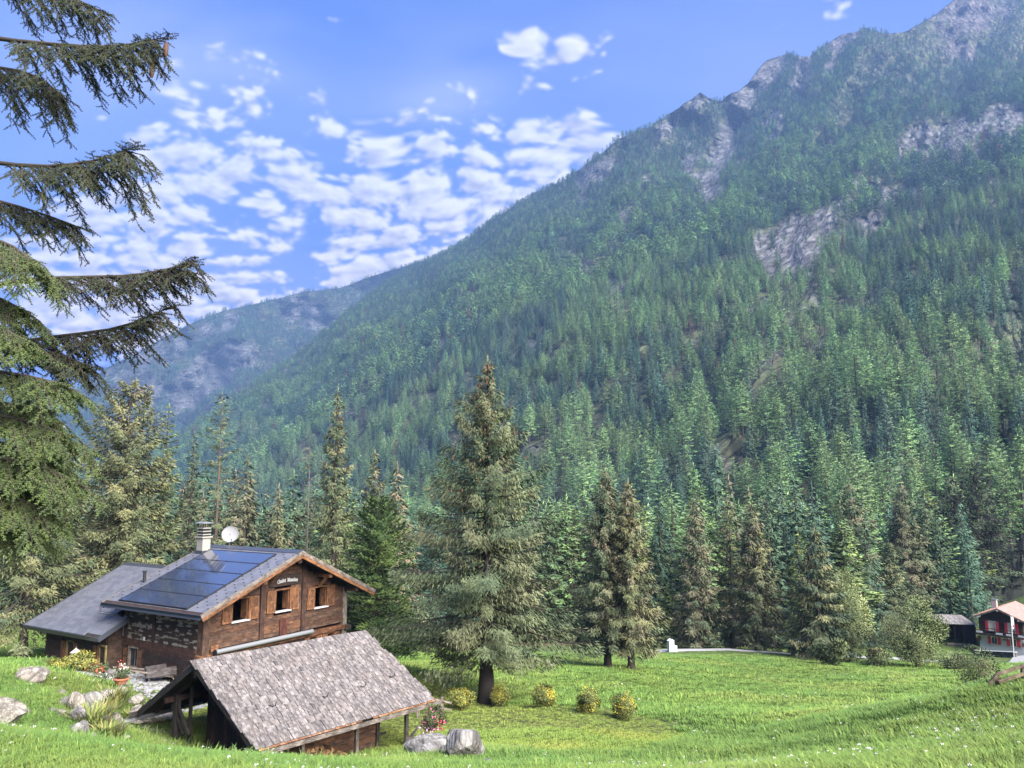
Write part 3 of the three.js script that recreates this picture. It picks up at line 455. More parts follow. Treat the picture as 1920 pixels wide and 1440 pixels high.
// the row along the road
const RW = [
  [1256, 1096, 92, 34, 41, 'larch', LARCH, 'small light green conical larch beside the white cabinet'],
  [1312, 930, 90, 58, 42, 'spruce', BROWN, 'brown-topped spruce with a bare foot standing next to the small larch by the road'],
  [1376, 958, 92, 46, 43, 'larch', LARCH.concat(DARK), 'light green larch between two brown-topped spruces by the road'],
  [1422, 938, 88, 66, 44, 'spruce', BROWN.concat(GOLD), 'wide brown spruce with silvery boughs and a thick trunk by the road'],
  [1508, 996, 86, 36, 45, 'larch', [[0.2, 0.26, 0.07], ...LARCH], 'brightest green larch touching the gold-topped spruce by the road'],
  [1540, 988, 80, 72, 46, 'spruce', GOLD.concat(DARK), 'gold-topped spruce with boughs down to the meadow'],
  [1612, 900, 110, 82, 47, 'spruce', BROWN.concat(DARK), 'tall spruce behind the leafy willow, brownish at its tip'],
  [1682, 1012, 112, 44, 48, 'spruce', OLIVE, 'shorter olive spruce between the willow and the round bush'],
  [1712, 905, 126, 56, 49, 'spruce', BROWN, 'spruce with a brown tip at the wood edge above the round bush'],
  [1757, 905, 132, 52, 50, 'larch', [[0.22, 0.26, 0.07], ...LARCH], 'feathery yellow green larch at the wood edge above the small barn'],
  [1806, 890, 132, 66, 51, 'spruce', DARK.concat(BROWN[0]), 'dark spruce with a tall bare trunk behind the small barn'],
  [1856, 858, 140, 74, 52, 'spruce', DARK.concat(OLIVE[1]), 'tallest dark spruce above the roof of the red-shuttered house'],
  [1210, 945, 112, 44, 53, 'larch', LARCH.concat(DARK), 'pale larch behind the pair of brownish spruces'],
  [1470, 1010, 100, 54, 54, 'spruce', DARK, 'dark spruce behind the bright larch by the road'],
];
for (const [p, t, D, h, s, k, pal, label] of RW) hero({ seed: s, px: p, D, top: t, half: h, name: k + '_tree', category: k + ' tree', label, o: k === 'larch' ? { levels: 26, per: 5, dens: 17, tl: 0.6, tw: 0.15, hang: 0.4, droop: 0.15, shape: coneShape, pal, rag: 0.4, base: 0.07, bark: [0.1, 0.075, 0.06] } : { levels: 30, dens: 20, tl: 0.62, tw: 0.15, hang: 0.9, shape: coneShape, pal, rag: 0.34, base: D > 110 ? 0.2 : 0.07, bark: [0.1, 0.08, 0.068] } });

// leafy crowns: many small leaves on overlapping clumps
function leafCrown(seed, rx, ry, n, size, pal, clumps = 16) {
  const r = rng(seed), T = new Tri(), d = V3(), p = V3(), C = [];
  for (let k = 0; k < clumps; k++) { const a = r() * 6.28, z = r() * 2 - 1, q = 0.62 * Math.sqrt(r()) + 0.1; C.push([Math.cos(a) * Math.sqrt(1 - z * z) * q * rx, ry + z * q * ry * 1.15, Math.sin(a) * Math.sqrt(1 - z * z) * q * rx, 0.34 + 0.2 * r(), 0.75 + 0.5 * r(), pal[Math.floor(r() * pal.length)]]); }
  for (let k = 0; k < n; k++) {
    const c = C[Math.floor(r() * C.length)], a = r() * 6.28, z = r() * 2 - 1, w = Math.sqrt(1 - z * z), q = c[3] * Math.pow(r(), 0.3);
    p.set(c[0] + Math.cos(a) * w * q * rx, Math.max(0.03, c[1] + z * q * ry), c[2] + Math.sin(a) * w * q * rx); d.set(Math.cos(a) * w + r() - 0.5, z + r() - 0.2, Math.sin(a) * w + r() - 0.5).normalize();
    const g = c[4] * (0.7 + 0.6 * r()), e = r() < 0.8 ? c[5] : pal[Math.floor(r() * pal.length)]; kite(T, p, d, size * (0.7 + 0.6 * r()), size * 0.45, r, [e[0] * g, e[1] * g, e[2] * g]);
  }
  const G = flat(T.build(false)), Q = G.attributes.position.array, N = G.attributes.normal.array, f = V3(), o = V3();      // normals eased outwards from the crown's middle
  for (let i = 0; i < Q.length; i += 9) { f.fromArray(N, i); o.set(Q[i], (Q[i + 1] - ry * 0.7) * rx / ry, Q[i + 2]).normalize(); if (f.dot(o) < 0) { f.negate(); for (let k = 0; k < 3; k++) { const t = Q[i + 3 + k]; Q[i + 3 + k] = Q[i + 6 + k]; Q[i + 6 + k] = t; } } f.multiplyScalar(0.55).addScaledVector(o, 0.6).normalize(); for (let k = 0; k < 9; k += 3) f.toArray(N, i + k); }
  return G;
}
function stems(seed, n, h, spread, rad, c = [0.08, 0.06, 0.045]) { const r = rng(seed), T = new Tri(); for (let k = 0; k < n; k++) { const a = r() * 6.28, q = spread * (0.3 + 0.7 * r()); tube(T, [V3(0, -0.15, 0), V3(Math.cos(a) * q * 0.4, h * 0.5, Math.sin(a) * q * 0.4), V3(Math.cos(a) * q, h * (0.8 + 0.4 * r()), Math.sin(a) * q)], [rad, rad * 0.7, rad * 0.25], 5, c); } return T.build(); }
const WILLOW = [[0.27, 0.3, 0.14], [0.23, 0.265, 0.115], [0.18, 0.22, 0.088], [0.13, 0.17, 0.067]], BUSH = [[0.13, 0.16, 0.06], [0.1, 0.13, 0.05], [0.07, 0.1, 0.04], [0.05, 0.078, 0.032]];
function leafy(name, label, category, pxl, row, half, topRow, seed, pal, n, size, D = null) {
  const b = D ? (() => { const q = at(pxl, row, D); return onGround(q.x, q.z); })() : ray(pxl, row), d = b.length(), rx = half * d / F, H = (row - topRow) * d / F;
  const g = group(name, label, category, b, seed); mesh('crown', leafCrown(seed, rx, H / 2, n, size, pal), leafMat, g); mesh('trunk', stems(seed, 7, H * 0.62, rx * 0.5, 0.03 + H * 0.008), barkMat, g); return g;
}
leafy('willow_tree', 'pale leafy willow with a rounded top between the spruces by the road', 'willow tree', 1596, 1240, 36, 1092, 61, WILLOW, 15000, 0.2, 80);
leafy('round_bush', 'large round willow bush with silvery leaves beside the road', 'bush', 1720, 1252, 50, 1148, 62, WILLOW.concat(BUSH.slice(0, 2)), 22000, 0.17);
leafy('shrub', 'thin dry shrub beside the wooden fence rail', 'shrub', 1836, 1292, 34, 1222, 63, [[0.17, 0.17, 0.07], [0.13, 0.13, 0.055], ...BUSH], 5000, 0.12, 50);
leafy('shrub', 'dark shrub at the meadow edge under the gold-topped spruce', 'shrub', 1560, 1248, 28, 1206, 64, BUSH, 5000, 0.24);
leafy('shrub', 'brownish low shrub between willow and round bush', 'shrub', 1648, 1250, 24, 1222, 65, [[0.15, 0.13, 0.06], ...BUSH], 2500, 0.2);
leafy('shrub', 'low grey green shrub right of the round bush', 'shrub', 1790, 1256, 26, 1232, 66, WILLOW.concat(BUSH), 2500, 0.18);
leafy('shrub', 'low yellowish shrub on the bank behind the small barn', 'shrub', 1790, 1166, 40, 1142, 67, [[0.16, 0.16, 0.06], ...BUSH], 4000, 0.3, 134);
leafy('shrub', 'green shrub under the wood edge left of the small barn', 'shrub', 1690, 1192, 36, 1170, 68, BUSH, 3000, 0.28, 118);
// five yellow shrubs on the lawn
[[866, 1331, 23, 1296, 'yellow flowering shrub next to the wooden rail, left of the spruce trunk'], [939, 1325, 18, 1293, 'yellow flowering shrub just right of the spruce trunk'], [1022, 1326, 22, 1291, 'yellow flowering shrub under the outer boughs of the spruce'], [1103, 1337, 21, 1301, 'yellow flowering shrub between the boughs of the spruce and the end of the shrub row'], [1171, 1348, 21, 1308, 'yellow flowering shrub at the end of the row, farthest from the spruce trunk']].forEach(([p, row, half, top, label], i) => {
  const b = ray(p, row), d = b.length(), rx = half * d / F * 1.05, H = (row - top) * d / F * 1.05, g = group('yellow_shrub', label, 'shrub', b, i, 'yellow shrubs on the lawn');
  mesh('foliage', leafCrown(70 + i, rx, H / 2, 3800, 0.085, [[0.19, 0.21, 0.05], [0.15, 0.17, 0.045], [0.1, 0.125, 0.04]], 14), leafMat, g); mesh('stems', stems(70 + i, 8, H * 0.6, rx * 0.6, 0.012), barkMat, g);
  const q = leafCrown(80 + i, rx * 1.05, H / 2 * 1.08, 1300, 0.062, [[0.58, 0.46, 0.04], [0.62, 0.52, 0.08], [0.5, 0.4, 0.04]], 14); mesh('blossoms', q, leafMat, g).userData.kind = 'stuff';
});

// ---------------------------------------------------------------- building materials and shapes
const wr = rng(404);
const woodTex = tex(512, (u, v) => { const g = tileNoise(u * 0.25 + 0, v, 64, 3), w = tileNoise(u, v, 8, 4), s = tileNoise(u * 0.5, v, 128, 2), k = 0.62 + (g - 0.5) * 0.55 + (w - 0.5) * 0.5 + (s - 0.5) * 0.25; return [k, k * 0.97, k * 0.94]; });
const woodBump = tex(512, (u, v) => { const g = tileNoise(u * 0.25, v, 64, 4); return [g, g, g]; }, false);
const wood = (r, g, b, rough = 0.85) => new THREE.MeshStandardMaterial({ color: rgb(r * 1.5, g * 1.5, b * 1.5), map: woodTex, bumpMap: woodBump, bumpScale: 0.006, roughness: rough, side: THREE.DoubleSide });
const LOG = [wood(0.13, 0.062, 0.036), wood(0.16, 0.082, 0.048), wood(0.105, 0.05, 0.031), wood(0.145, 0.083, 0.054), wood(0.185, 0.09, 0.047)];
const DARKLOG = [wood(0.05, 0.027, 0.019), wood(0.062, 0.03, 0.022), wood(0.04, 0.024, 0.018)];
const LARCHW = [wood(0.27, 0.125, 0.055), wood(0.32, 0.15, 0.066), wood(0.235, 0.105, 0.047)];
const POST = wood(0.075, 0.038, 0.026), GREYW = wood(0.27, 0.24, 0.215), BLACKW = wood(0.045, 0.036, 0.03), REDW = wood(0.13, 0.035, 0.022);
const peelTex = tex(512, (u, v) => { const n = tileNoise(u, v, 7, 5), rows = tileNoise(0.3, v, 16, 2), k = smooth(0.5, 0.6, n + (rows - 0.5) * 0.35), g = tileNoise(u * 0.25, v, 64, 3); return [lerp(0.23, 0.62, k) * (0.7 + 0.6 * g), lerp(0.17, 0.58, k) * (0.7 + 0.6 * g), lerp(0.135, 0.53, k) * (0.7 + 0.6 * g)]; });
const PEEL = new THREE.MeshStandardMaterial({ map: peelTex, bumpMap: woodBump, bumpScale: 0.006, roughness: 0.9, side: THREE.DoubleSide, color: rgb(0.62, 0.62, 0.62) });
const METAL = mat(0.085, 0.095, 0.12, 0.42, { metalness: 0.5 }), ZINC = mat(0.24, 0.25, 0.265, 0.5, { metalness: 0.3 }), BLACK = mat(0.012, 0.012, 0.014, 0.6), WHITE = mat(0.5, 0.5, 0.5, 0.6);
const SLATE = [mat(0.125, 0.13, 0.155, 0.45), mat(0.142, 0.145, 0.17, 0.43), mat(0.108, 0.113, 0.138, 0.48)];
const PLASTER = new THREE.MeshStandardMaterial({ color: rgb(0.3, 0.28, 0.25), bumpMap: rockBump, bumpScale: 0.004, roughness: 0.95, side: THREE.DoubleSide });
function uvAlong(g, scale = 0.9) {                  // uv in metres, grain along the longest side
  g.computeBoundingBox(); const s = g.boundingBox.getSize(V3()), ax = s.x >= s.y && s.x >= s.z ? 0 : s.y >= s.z ? 1 : 2, P = g.attributes.position, U = [], ou = wr() * 7, ov = wr() * 7;
  for (let i = 0; i < P.count; i++) { const q = [P.getX(i), P.getY(i), P.getZ(i)]; let o = 0; for (let k = 0; k < 3; k++) if (k !== ax) o += q[k]; U.push(q[ax] * scale * 0.5 + ou, o * scale + ov); }
  g.setAttribute('uv', new THREE.Float32BufferAttribute(U, 2)); return g;
}
function box(x0, x1, y0, y1, z0, z1) { return uvAlong(new THREE.BoxGeometry(x1 - x0, y1 - y0, z1 - z0).translate((x0 + x1) / 2, (y0 + y1) / 2, (z0 + z1) / 2)); }
function bev(x0, x1, y0, y1, z0, z1, b = 0.015) {   // a box with chamfered edges
  const g = box(x0, x1, y0, y1, z0, z1), s = new THREE.Shape([new THREE.Vector2(x0 + b, y0), new THREE.Vector2(x1 - b, y0), new THREE.Vector2(x1, y0 + b), new THREE.Vector2(x1, y1 - b), new THREE.Vector2(x1 - b, y1), new THREE.Vector2(x0 + b, y1), new THREE.Vector2(x0, y1 - b), new THREE.Vector2(x0, y0 + b)]);
  void g; return uvAlong(new THREE.ExtrudeGeometry(s, { depth: z1 - z0, bevelEnabled: false }).translate(0, 0, z0));
}
function prism(pts, z0, z1) { return uvAlong(new THREE.ExtrudeGeometry(new THREE.Shape(pts.map(p => new THREE.Vector2(...p))), { depth: z1 - z0, bevelEnabled: false }).translate(0, 0, z0)); }
function bar(a, b, w, h) {                          // a beam from a to b
  const A = V3(...a), B = V3(...b), L = A.distanceTo(B), g = uvAlong(new THREE.BoxGeometry(L, h, w)); const d = B.clone().sub(A).normalize(), m = new THREE.Matrix4();
  const up = Math.abs(d.y) > 0.95 ? V3(0, 0, 1) : V3(0, 1, 0), z = d.clone().cross(up).normalize(), y = z.clone().cross(d); m.makeBasis(d, y, z); g.applyMatrix4(m); g.translate((A.x + B.x) / 2, (A.y + B.y) / 2, (A.z + B.z) / 2); return g;
}
function pipe(pts, r, sides = 10) { const c = new THREE.CatmullRomCurve3(pts.map(p => V3(...p)), false, 'catmullrom', 0.1); return new THREE.TubeGeometry(c, pts.length * 6, r, sides, false); }
function gutter(a, b, r) { const A = V3(...a), B = V3(...b), L = A.distanceTo(B), g = new THREE.CylinderGeometry(r, r, L, 12, 1, true, Math.PI / 2, Math.PI); g.rotateX(Math.PI / 2).rotateZ(-Math.PI / 2 * 0); const h = new THREE.CylinderGeometry(r * 0.9, r * 0.9, L, 12, 1, true, Math.PI / 2, Math.PI).rotateX(Math.PI / 2); const q = mergeGeometries([g, h]); q.rotateZ(-Math.PI / 2); const d = B.clone().sub(A).normalize(), m = new THREE.Matrix4(), x = V3(0, 1, 0).cross(d).normalize(), y = d.clone().cross(x); m.makeBasis(x, y, d); q.applyMatrix4(m); q.translate((A.x + B.x) / 2, (A.y + B.y) / 2, (A.z + B.z) / 2); return q; }
const pick = a => a[Math.floor(wr() * a.length) % a.length];
// a wall of stacked logs between two ends, cut round openings, under a roof line; each log its own piece
function logWall(parent, name, along, a0, a1, y0, y1, plane, thick, hLog, mats, holes = [], roofY = null) {
  for (let y = y0; y < y1 - 0.03; y += hLog) {
    const top = Math.min(y + hLog, y1) - 0.007; let parts = [[a0, a1]];
    if (roofY) { let lo = a0, hi = a1; while (lo < hi && roofY(lo) < top) lo += 0.04; while (hi > lo && roofY(hi) < top) hi -= 0.04; parts = hi - lo > 0.1 ? [[lo, hi]] : []; }
    for (const [h0, h1, v0, v1] of holes) if (top > v0 + 0.04 && y < v1 - 0.04) parts = parts.flatMap(([p, q]) => h1 <= p || h0 >= q ? [[p, q]] : [[p, h0], [h1, q]].filter(([m, n]) => n - m > 0.06));
    for (const [p, q] of parts) { const j = (wr() - 0.5) * 0.03, o = plane + j; mesh(name, along === 'x' ? bev(p, q, y, top, o - thick, o, 0.02) : box(o - thick, o, y, top, p, q).applyMatrix4(new THREE.Matrix4()), pick(mats), parent); }
  }
}
function slates(len, z0, z1, dz, ds, sign, mats) {  // overlapping roof tiles in the frame of a roof slope
  const out = mats.map(() => []); const rows = Math.floor(len / ds);
  for (let k = 0; k < rows; k++) for (let z = z0 - (k % 2) * dz / 2; z < z1; z += dz) {
    const a = Math.max(z0, z + 0.006), b = Math.min(z1, z + dz - 0.006); if (b - a < 0.04) continue;
    const s0 = k * ds - 0.02, s1 = (k + 1) * ds + 0.005, g = new THREE.BoxGeometry(s1 - s0, 0.018, b - a); g.rotateZ(-sign * 0.075); g.translate(sign * (s0 + s1) / 2, 0.02 + (wr() - 0.5) * 0.004, (a + b) / 2); out[Math.floor(wr() * mats.length)].push(g);
  }
  return out.map(l => mergeGeometries(l));
}
// a window: frame, sill, dark room behind, open casement, two panelled shutters; in a wall that faces +z
function windowIn(parent, x0, x1, y0, y1, z, frameM, shutM, o = {}) {
  const W = new THREE.Group(); W.name = 'window'; parent.add(W); const f = 0.07;
  mesh('frame', mergeGeometries([box(x0 - f, x1 + f, y1, y1 + f, z - 0.12, z + 0.05), box(x0 - f, x0, y0, y1, z - 0.12, z + 0.05), box(x1, x1 + f, y0, y1, z - 0.12, z + 0.05)]), frameM, W);
  mesh('sill', box(x0 - f, x1 + f, y0 - 0.06, y0, z - 0.14, z + 0.1), o.sill || WHITE, W);
  const m = (x0 + x1) / 2;
  if (o.glass) { mesh('pane', box(x0, m - 0.02, y0, y1, z - 0.1, z - 0.085), o.glass, W); mesh('pane', box(m + 0.02, x1, y0, y1, z - 0.1, z - 0.085), o.glass, W); mesh('mullion', box(m - 0.02, m + 0.02, y0, y1, z - 0.115, z - 0.07), o.bars || frameM, W); }
  else { const c = box(-0.02, 0.02, y0 + 0.02, y1 - 0.02, -0.42, 0); const q = mesh('casement', c, frameM, W); q.position.set(x1 - 0.02, 0, z - 0.06); }
  const sw = (x1 - x0) * (o.sw || 0.56);
  if (!o.noShutters) for (const sd of [-1, 1]) {
    const a = sd < 0 ? x0 - f - sw : x1 + f, b = a + sw, S = mesh('shutter', box(a + 0.01, b - 0.01, y0 - 0.04, y1 + 0.04, z + 0.03, z + 0.065), o.plain ? shutM : pick(shutM), parent);
    if (!o.plain) { for (const [v0, v1] of [[0.06, 0.46], [0.54, 0.94]]) { const h = y1 - y0, e = mesh('shutter_panel', prism([[a + 0.07, y0 + h * v0], [b - 0.07, y0 + h * v0], [b - 0.07, y0 + h * v1], [a + 0.07, y0 + h * v1]], z + 0.066, z + 0.078), LARCHW[2], S); void e; } }
  }
  return W;
}
const ROOM = wood(0.1, 0.062, 0.042), GLASS = new THREE.MeshStandardMaterial({ color: rgb(0.02, 0.025, 0.03), roughness: 0.06, metalness: 0, side: THREE.DoubleSide });

// ---------------------------------------------------------------- the chalet
{
  const Y0 = -9.4, C = group('wooden_chalet', 'brown log chalet with solar panels on its grey tiled roof and open shutters', 'chalet', V3(CH.x, Y0, CH.z), CH.yaw);
  const RY = 6.02, wL = 5.86, hL = 2.36, wR = 5.61, hR = 2.55, len = 7.52, th = 0.2;
  const aL = Math.atan2(hL, wL), aR = Math.atan2(hR, wR), lenL = Math.hypot(wL, hL), lenR = Math.hypot(wR, hR);
  const under = x => (x < 0 ? RY + x * hL / wL : RY - x * hR / wR) - 0.26;
  // back wall, floor and the rooms behind the open windows
  mesh('back_wall', prism([[-4.78, -0.4], [4.2, -0.8], [4.2, under(4.2)], [0, under(0)], [-4.78, under(-4.78)]], -6.98, -6.86), ROOM, C);
  mesh('wall_lining', box(-4.8, -4.74, -0.4, under(-4.8), -6.85, -1.24), ROOM, C); mesh('side_wall', box(4.12, 4.3, -0.8, under(4.3), -6.85, -1.37), ROOM, C); mesh('floor', box(-4.73, 4.11, 1.42, 1.49, -6.85, -1.26), ROOM, C); mesh('inner_wall', prism([[-4.73, 1.5], [4.11, 1.5], [4.11, under(4.11) - 0.02], [0, under(0) - 0.02], [-4.73, under(-4.73) - 0.02]], -3.3, -3.22), ROOM, C);
  // gable front: posts, beams, logs in three bays
  const win = [[-3.36, -2.42, 2.95, 3.96], [-0.72, 0.2, 3.06, 4.08], [1.95, 2.84, 2.9, 3.93]];
  const bays = [[-4.58, -1.72], [-1.46, 1.0], [1.26, 4.1]];
  bays.forEach(([a, b], k) => logWall(C, 'log', 'x', a, b, 1.86, 5.6, -1.03, 0.2, 0.2, k === 1 ? LOG : LOG.slice(0, 4), win.map(([p, q, r, s]) => [p - 0.09, q + 0.09, r - 0.08, s + 0.08]), x => under(x) - 0.05));
  logWall(C, 'log', 'x', -4.6, 4.1, -0.5, 1.5, -1.05, 0.2, 0.21, DARKLOG.concat(LOG[2], LOG[0]), [[1.6, 2.2, 0.7, 1.5], [2.9, 3.5, 0.7, 1.5]]);
  mesh('corner_post', box(-4.96, -4.58, -0.4, under(-4.9), -1.36, -0.97), LOG[3], C); mesh('corner_post', box(4.1, 4.4, -0.7, under(4.4), -1.36, -0.97), GREYW, C);
  mesh('corner_post', box(-4.96, -4.6, -0.4, under(-4.9), -6.98, -6.7), POST, C);
  mesh('wall_post', box(-1.72, -1.46, 1.82, under(-1.72) - 0.02, -1.3, -0.94), POST, C); mesh('wall_post', box(1.0, 1.26, 1.82, under(1.26) - 0.02, -1.3, -0.94), POST, C);
  mesh('tie_beam', box(-4.57, 4.42, 1.5, 1.72, -1.3, -0.9), LARCHW[2], C); mesh('beam_end', box(-5.12, -4.6, 1.46, 1.68, -1.32, -0.86), LARCHW[0], C); mesh('beam_end', box(4.2, 4.62, 1.44, 1.66, -1.42, -0.82), BLACKW, C);
  mesh('plank', box(-0.44, 0.04, 1.74, 2.62, -1.0, -0.95), REDW, C); mesh('plank', box(-0.4, 0.0, 0.6, 1.48, -1.02, -0.95), REDW, C); mesh('plank', box(-4.5, -4.1, 1.76, 2.02, -1.02, -0.95), LARCHW[1], C);
  for (const [a, b, c, d] of win) windowIn(C, a, b, c, d, -1.02, LARCHW[0], LARCHW);
  for (const [a, b] of [[1.7, 2.15], [3.0, 3.45]]) windowIn(C, a, b, 0.75, 1.4, -1.04, LARCHW[2], LARCHW, { sw: 0.75 });
  { const aw = mesh('awning_box', new THREE.CylinderGeometry(0.11, 0.11, 5.95, 14).rotateZ(Math.PI / 2), ZINC, C); aw.position.set(-1.45, 1.78, -0.72); mesh('end_cap', new THREE.CylinderGeometry(0.125, 0.125, 0.05, 14).rotateZ(Math.PI / 2).translate(-3, 0, 0), BLACK, aw); mesh('end_cap', new THREE.CylinderGeometry(0.125, 0.125, 0.05, 14).rotateZ(Math.PI / 2).translate(3, 0, 0), ZINC, aw); mesh('awning_bracket', box(-2.95, -2.8, -0.12, 0.02, -0.25, 0), BLACK, aw); mesh('awning_bracket', box(2.6, 2.75, -0.12, 0.02, -0.25, 0), BLACK, aw); }
  mesh('meter_box', box(-4.9, -4.72, 1.22, 1.44, -0.96, -0.84), mat(0.08, 0.13, 0.2, 0.6), C);
  // the house name in white letters
  const font = await new FontLoader().loadAsync('fonts/droid/droid_serif_bold.typeface.json');
  const tg = new TextGeometry('Chalet  Maurice', { font, size: 0.17, depth: 0.02, curveSegments: 4 }); tg.computeBoundingBox(); const tw = tg.boundingBox.max.x; tg.scale(1.36 / tw, 1.05, 1);
  { const P = tg.attributes.position; for (let i = 0; i < P.count; i++) { const u = P.getX(i) / 1.36 - 0.5; P.setY(i, P.getY(i) - u * u * 0.22 + 0.05); } tg.computeVertexNormals(); }
  mesh('name_board', box(-1.2, 1.0, 4.28, 4.84, -1.02, -0.985), DARKLOG[0], C); mesh('name_lettering', tg, WHITE, C).position.set(-0.7, 4.42, -0.98);
  // roof
  const slope = (sgn, a, L, lbl) => { const g = new THREE.Group(); g.name = 'roof_slope'; g.position.set(0, RY, 0); g.rotation.z = -sgn * a; C.add(g); mesh('roof_deck', box(Math.min(0, sgn * L), Math.max(0, sgn * L), -0.14, 0, -len, -0.02), POST, g); slates(L, -len + 0.03, -0.03, 0.36, 0.265, sgn, SLATE).forEach(q => kind(mesh('roof_tiles', q, SLATE[0], g), 'stuff')); return g; };
  const left = slope(-1, aL, lenL), right = slope(1, aR, lenR);
  [...left.children, ...right.children].filter(o => o.name === 'roof_tiles').forEach((o, i) => { o.material = SLATE[i % 3]; });
  // snow guards
  const guards = []; for (let k = 1; k < 23; k++) for (let z = -len + 0.2; z < -0.1; z += 0.36) { const s = k * 0.265, inP = s > 0.5 && s < 6.1 && z > -6.55 && z < -1.3; if (inP || (k + Math.round(z / 0.36)) % 2) continue; guards.push(new THREE.ConeGeometry(0.035, 0.1, 5).rotateZ(0.7).translate(-s, 0.07, z)); }
  kind(mesh('snow_guards', mergeGeometries(guards), BLACK, left), 'stuff');
  // solar panels
  const SOLAR = new THREE.MeshPhysicalMaterial({ color: rgb(0.03, 0.042, 0.085), roughness: 0.18, ior: 2.4, clearcoat: 1, clearcoatRoughness: 0.06, side: THREE.DoubleSide });
  for (let k = 0; k < 5; k++) for (let c = 0; c < 2; c++) { const s0 = 0.6 + k * 1.09, z0 = -6.45 + c * 2.56; const p = mesh('solar_panel', box(-s0 - 1.04, -s0, 0.055, 0.085, z0 + 0.006, z0 + 2.548), SOLAR, left); p.rotation.z = (wr() - 0.5) * 0.003; }
  for (let k = 0; k <= 5; k++) mesh('panel_rail', box(-0.6 - k * 1.09, -0.55 - k * 1.09, 0.03, 0.095, -6.48, -1.3), BLACK, left);
  for (const z of [-6.5, -1.32]) mesh('panel_rail', box(-6.06, -0.54, 0.031, 0.094, z, z + 0.04), BLACK, left);
  mesh('ridge_cap', prism([[-0.3, RY - 0.09], [0, RY + 0.05], [0.3, RY - 0.1], [0.3, RY - 0.06], [0, RY + 0.085], [-0.3, RY - 0.05]], -len - 0.03, 0.02), METAL, C);
  // barge boards on both gables, eave boards, gutters
  for (const [z0, z1] of [[-0.015, 0.035], [-len - 0.04, -len + 0.01]]) for (const s of [-1, 1]) {
    const a = s < 0 ? aL : aR, L = s < 0 ? lenL : lenR, g = s < 0 ? left : right;
    mesh('barge_board', box(Math.min(0, s * (L + 0.02)), Math.max(0, s * (L + 0.02)), -0.13, 0.045, z0, z1), GREYW, g); mesh('barge_board', box(Math.min(0, s * L), Math.max(0, s * L), -0.3, -0.133, z0 - 0.02, z1 - 0.012), LARCHW[1], g); void a;
  }
  mesh('eave_board', box(-lenL - 0.03, -lenL, -0.17, 0.03, -len, 0), METAL, left); mesh('eave_board', box(lenR, lenR + 0.03, -0.17, 0.03, -len, 0), METAL, right);
  mesh('gutter', gutter([-wL - 0.1, RY - hL - 0.1, -len - 0.08], [-wL - 0.1, RY - hL - 0.1, 0.02], 0.085), METAL, C); mesh('gutter', gutter([wR + 0.1, RY - hR - 0.1, 0.05], [wR + 0.1, RY - hR - 0.1, -len], 0.085), METAL, C);
  mesh('downpipe', pipe([[-wL - 0.1, RY - hL - 0.15, -len + 0.1], [-wL - 0.1, RY - hL - 0.45, -len + 0.14], [-5.3, RY - hL - 0.62, -6.95], [-5.05, RY - hL - 0.75, -6.9], [-5.05, 2.0, -6.9]], 0.045), METAL, C);
  // rafters and purlins under the overhangs
  for (let z = -7.2; z < -0.2; z += 0.75) mesh('rafter', box(-lenL, -4.9, -0.27, -0.142, z, z + 0.1), POST, left);
  for (const [x, w] of [[-4.77, 0.22], [-2.2, 0.2], [0, 0.24], [2.2, 0.2], [4.25, 0.22]]) { const y = under(x) - 0.06 - (x === 0 ? 0.06 : 0); mesh('purlin', box(x - w / 2, x + w / 2, y - 0.2, y, -1.3, -0.12), x === 2.2 || x === -2.2 ? LARCHW[2] : POST, C); }
  for (const x of [-1.1, 2.2]) mesh('roof_bracket', bar([x, under(x) - 0.75, -0.95], [x, under(x) - 0.16, -0.3], 0.12, 0.12), LARCHW[1], C);
  // left wall: bare peeled boards above, dark logs below
  logWall(C, 'wall_board', 'z', -6.68, -4.7, 1.92, 3.7, -4.84, 0.12, 0.3, [PEEL]); logWall(C, 'wall_board', 'z', -4.48, -1.38, 1.92, 3.7, -4.84, 0.12, 0.3, [PEEL]);
  logWall(C, 'log', 'z', -6.68, -1.38, -0.3, 1.6, -4.86, 0.16, 0.24, DARKLOG, [[-6.62, -5.5, 0.55, 1.6]]);
  mesh('wall_post', box(-5.0, -4.8, 1.9, 3.75, -4.69, -4.49), POST, C); mesh('wall_beam', box(-5.02, -4.76, 1.6, 1.9, -6.99, -1.37), LOG[2], C);
  mesh('wall_board', box(-5.0, -4.9, 1.05, 1.25, -4.3, -1.6), LOG[4], C);
  { const S = new THREE.Group(); S.name = 'side_window'; S.position.set(-4.93, 0, 0); S.rotation.y = -Math.PI / 2; C.add(S); windowIn(S, -6.42, -5.72, 0.66, 1.5, 0.03, GREYW, [POST, POST], { glass: GLASS, sill: GREYW, sw: 0.55 }); }
  mesh('thermometer', box(-5.03, -5.0, 1.95, 2.12, -5.3, -5.18), WHITE, C);
  // chimney, dish, vent
  const cy = RY - 0.3, cz = -6.9; const ch = mesh('chimney', box(-0.92, -0.42, cy - 0.4, cy + 0.8, cz - 0.25, cz + 0.25), PLASTER, C);
  mesh('chimney_flashing', box(-0.98, -0.36, cy - 0.42, cy + 0.12, cz - 0.3, cz + 0.3), METAL, ch); mesh('chimney_slab', box(-1.0, -0.34, cy + 0.8, cy + 0.87, cz - 0.33, cz + 0.33), PLASTER, ch);
  for (let k = 0; k < 3; k++) { mesh('chimney_louvre', box(-0.93, -0.41, cy + 0.95 + k * 0.17, cy + 1.0 + k * 0.17, cz - 0.26, cz + 0.26), PLASTER, ch); mesh('chimney_core', box(-0.88, -0.46, cy + (k ? 1.0 + (k - 1) * 0.17 : 0.87), cy + 0.95 + k * 0.17, cz - 0.21, cz + 0.21), BLACK, ch); }
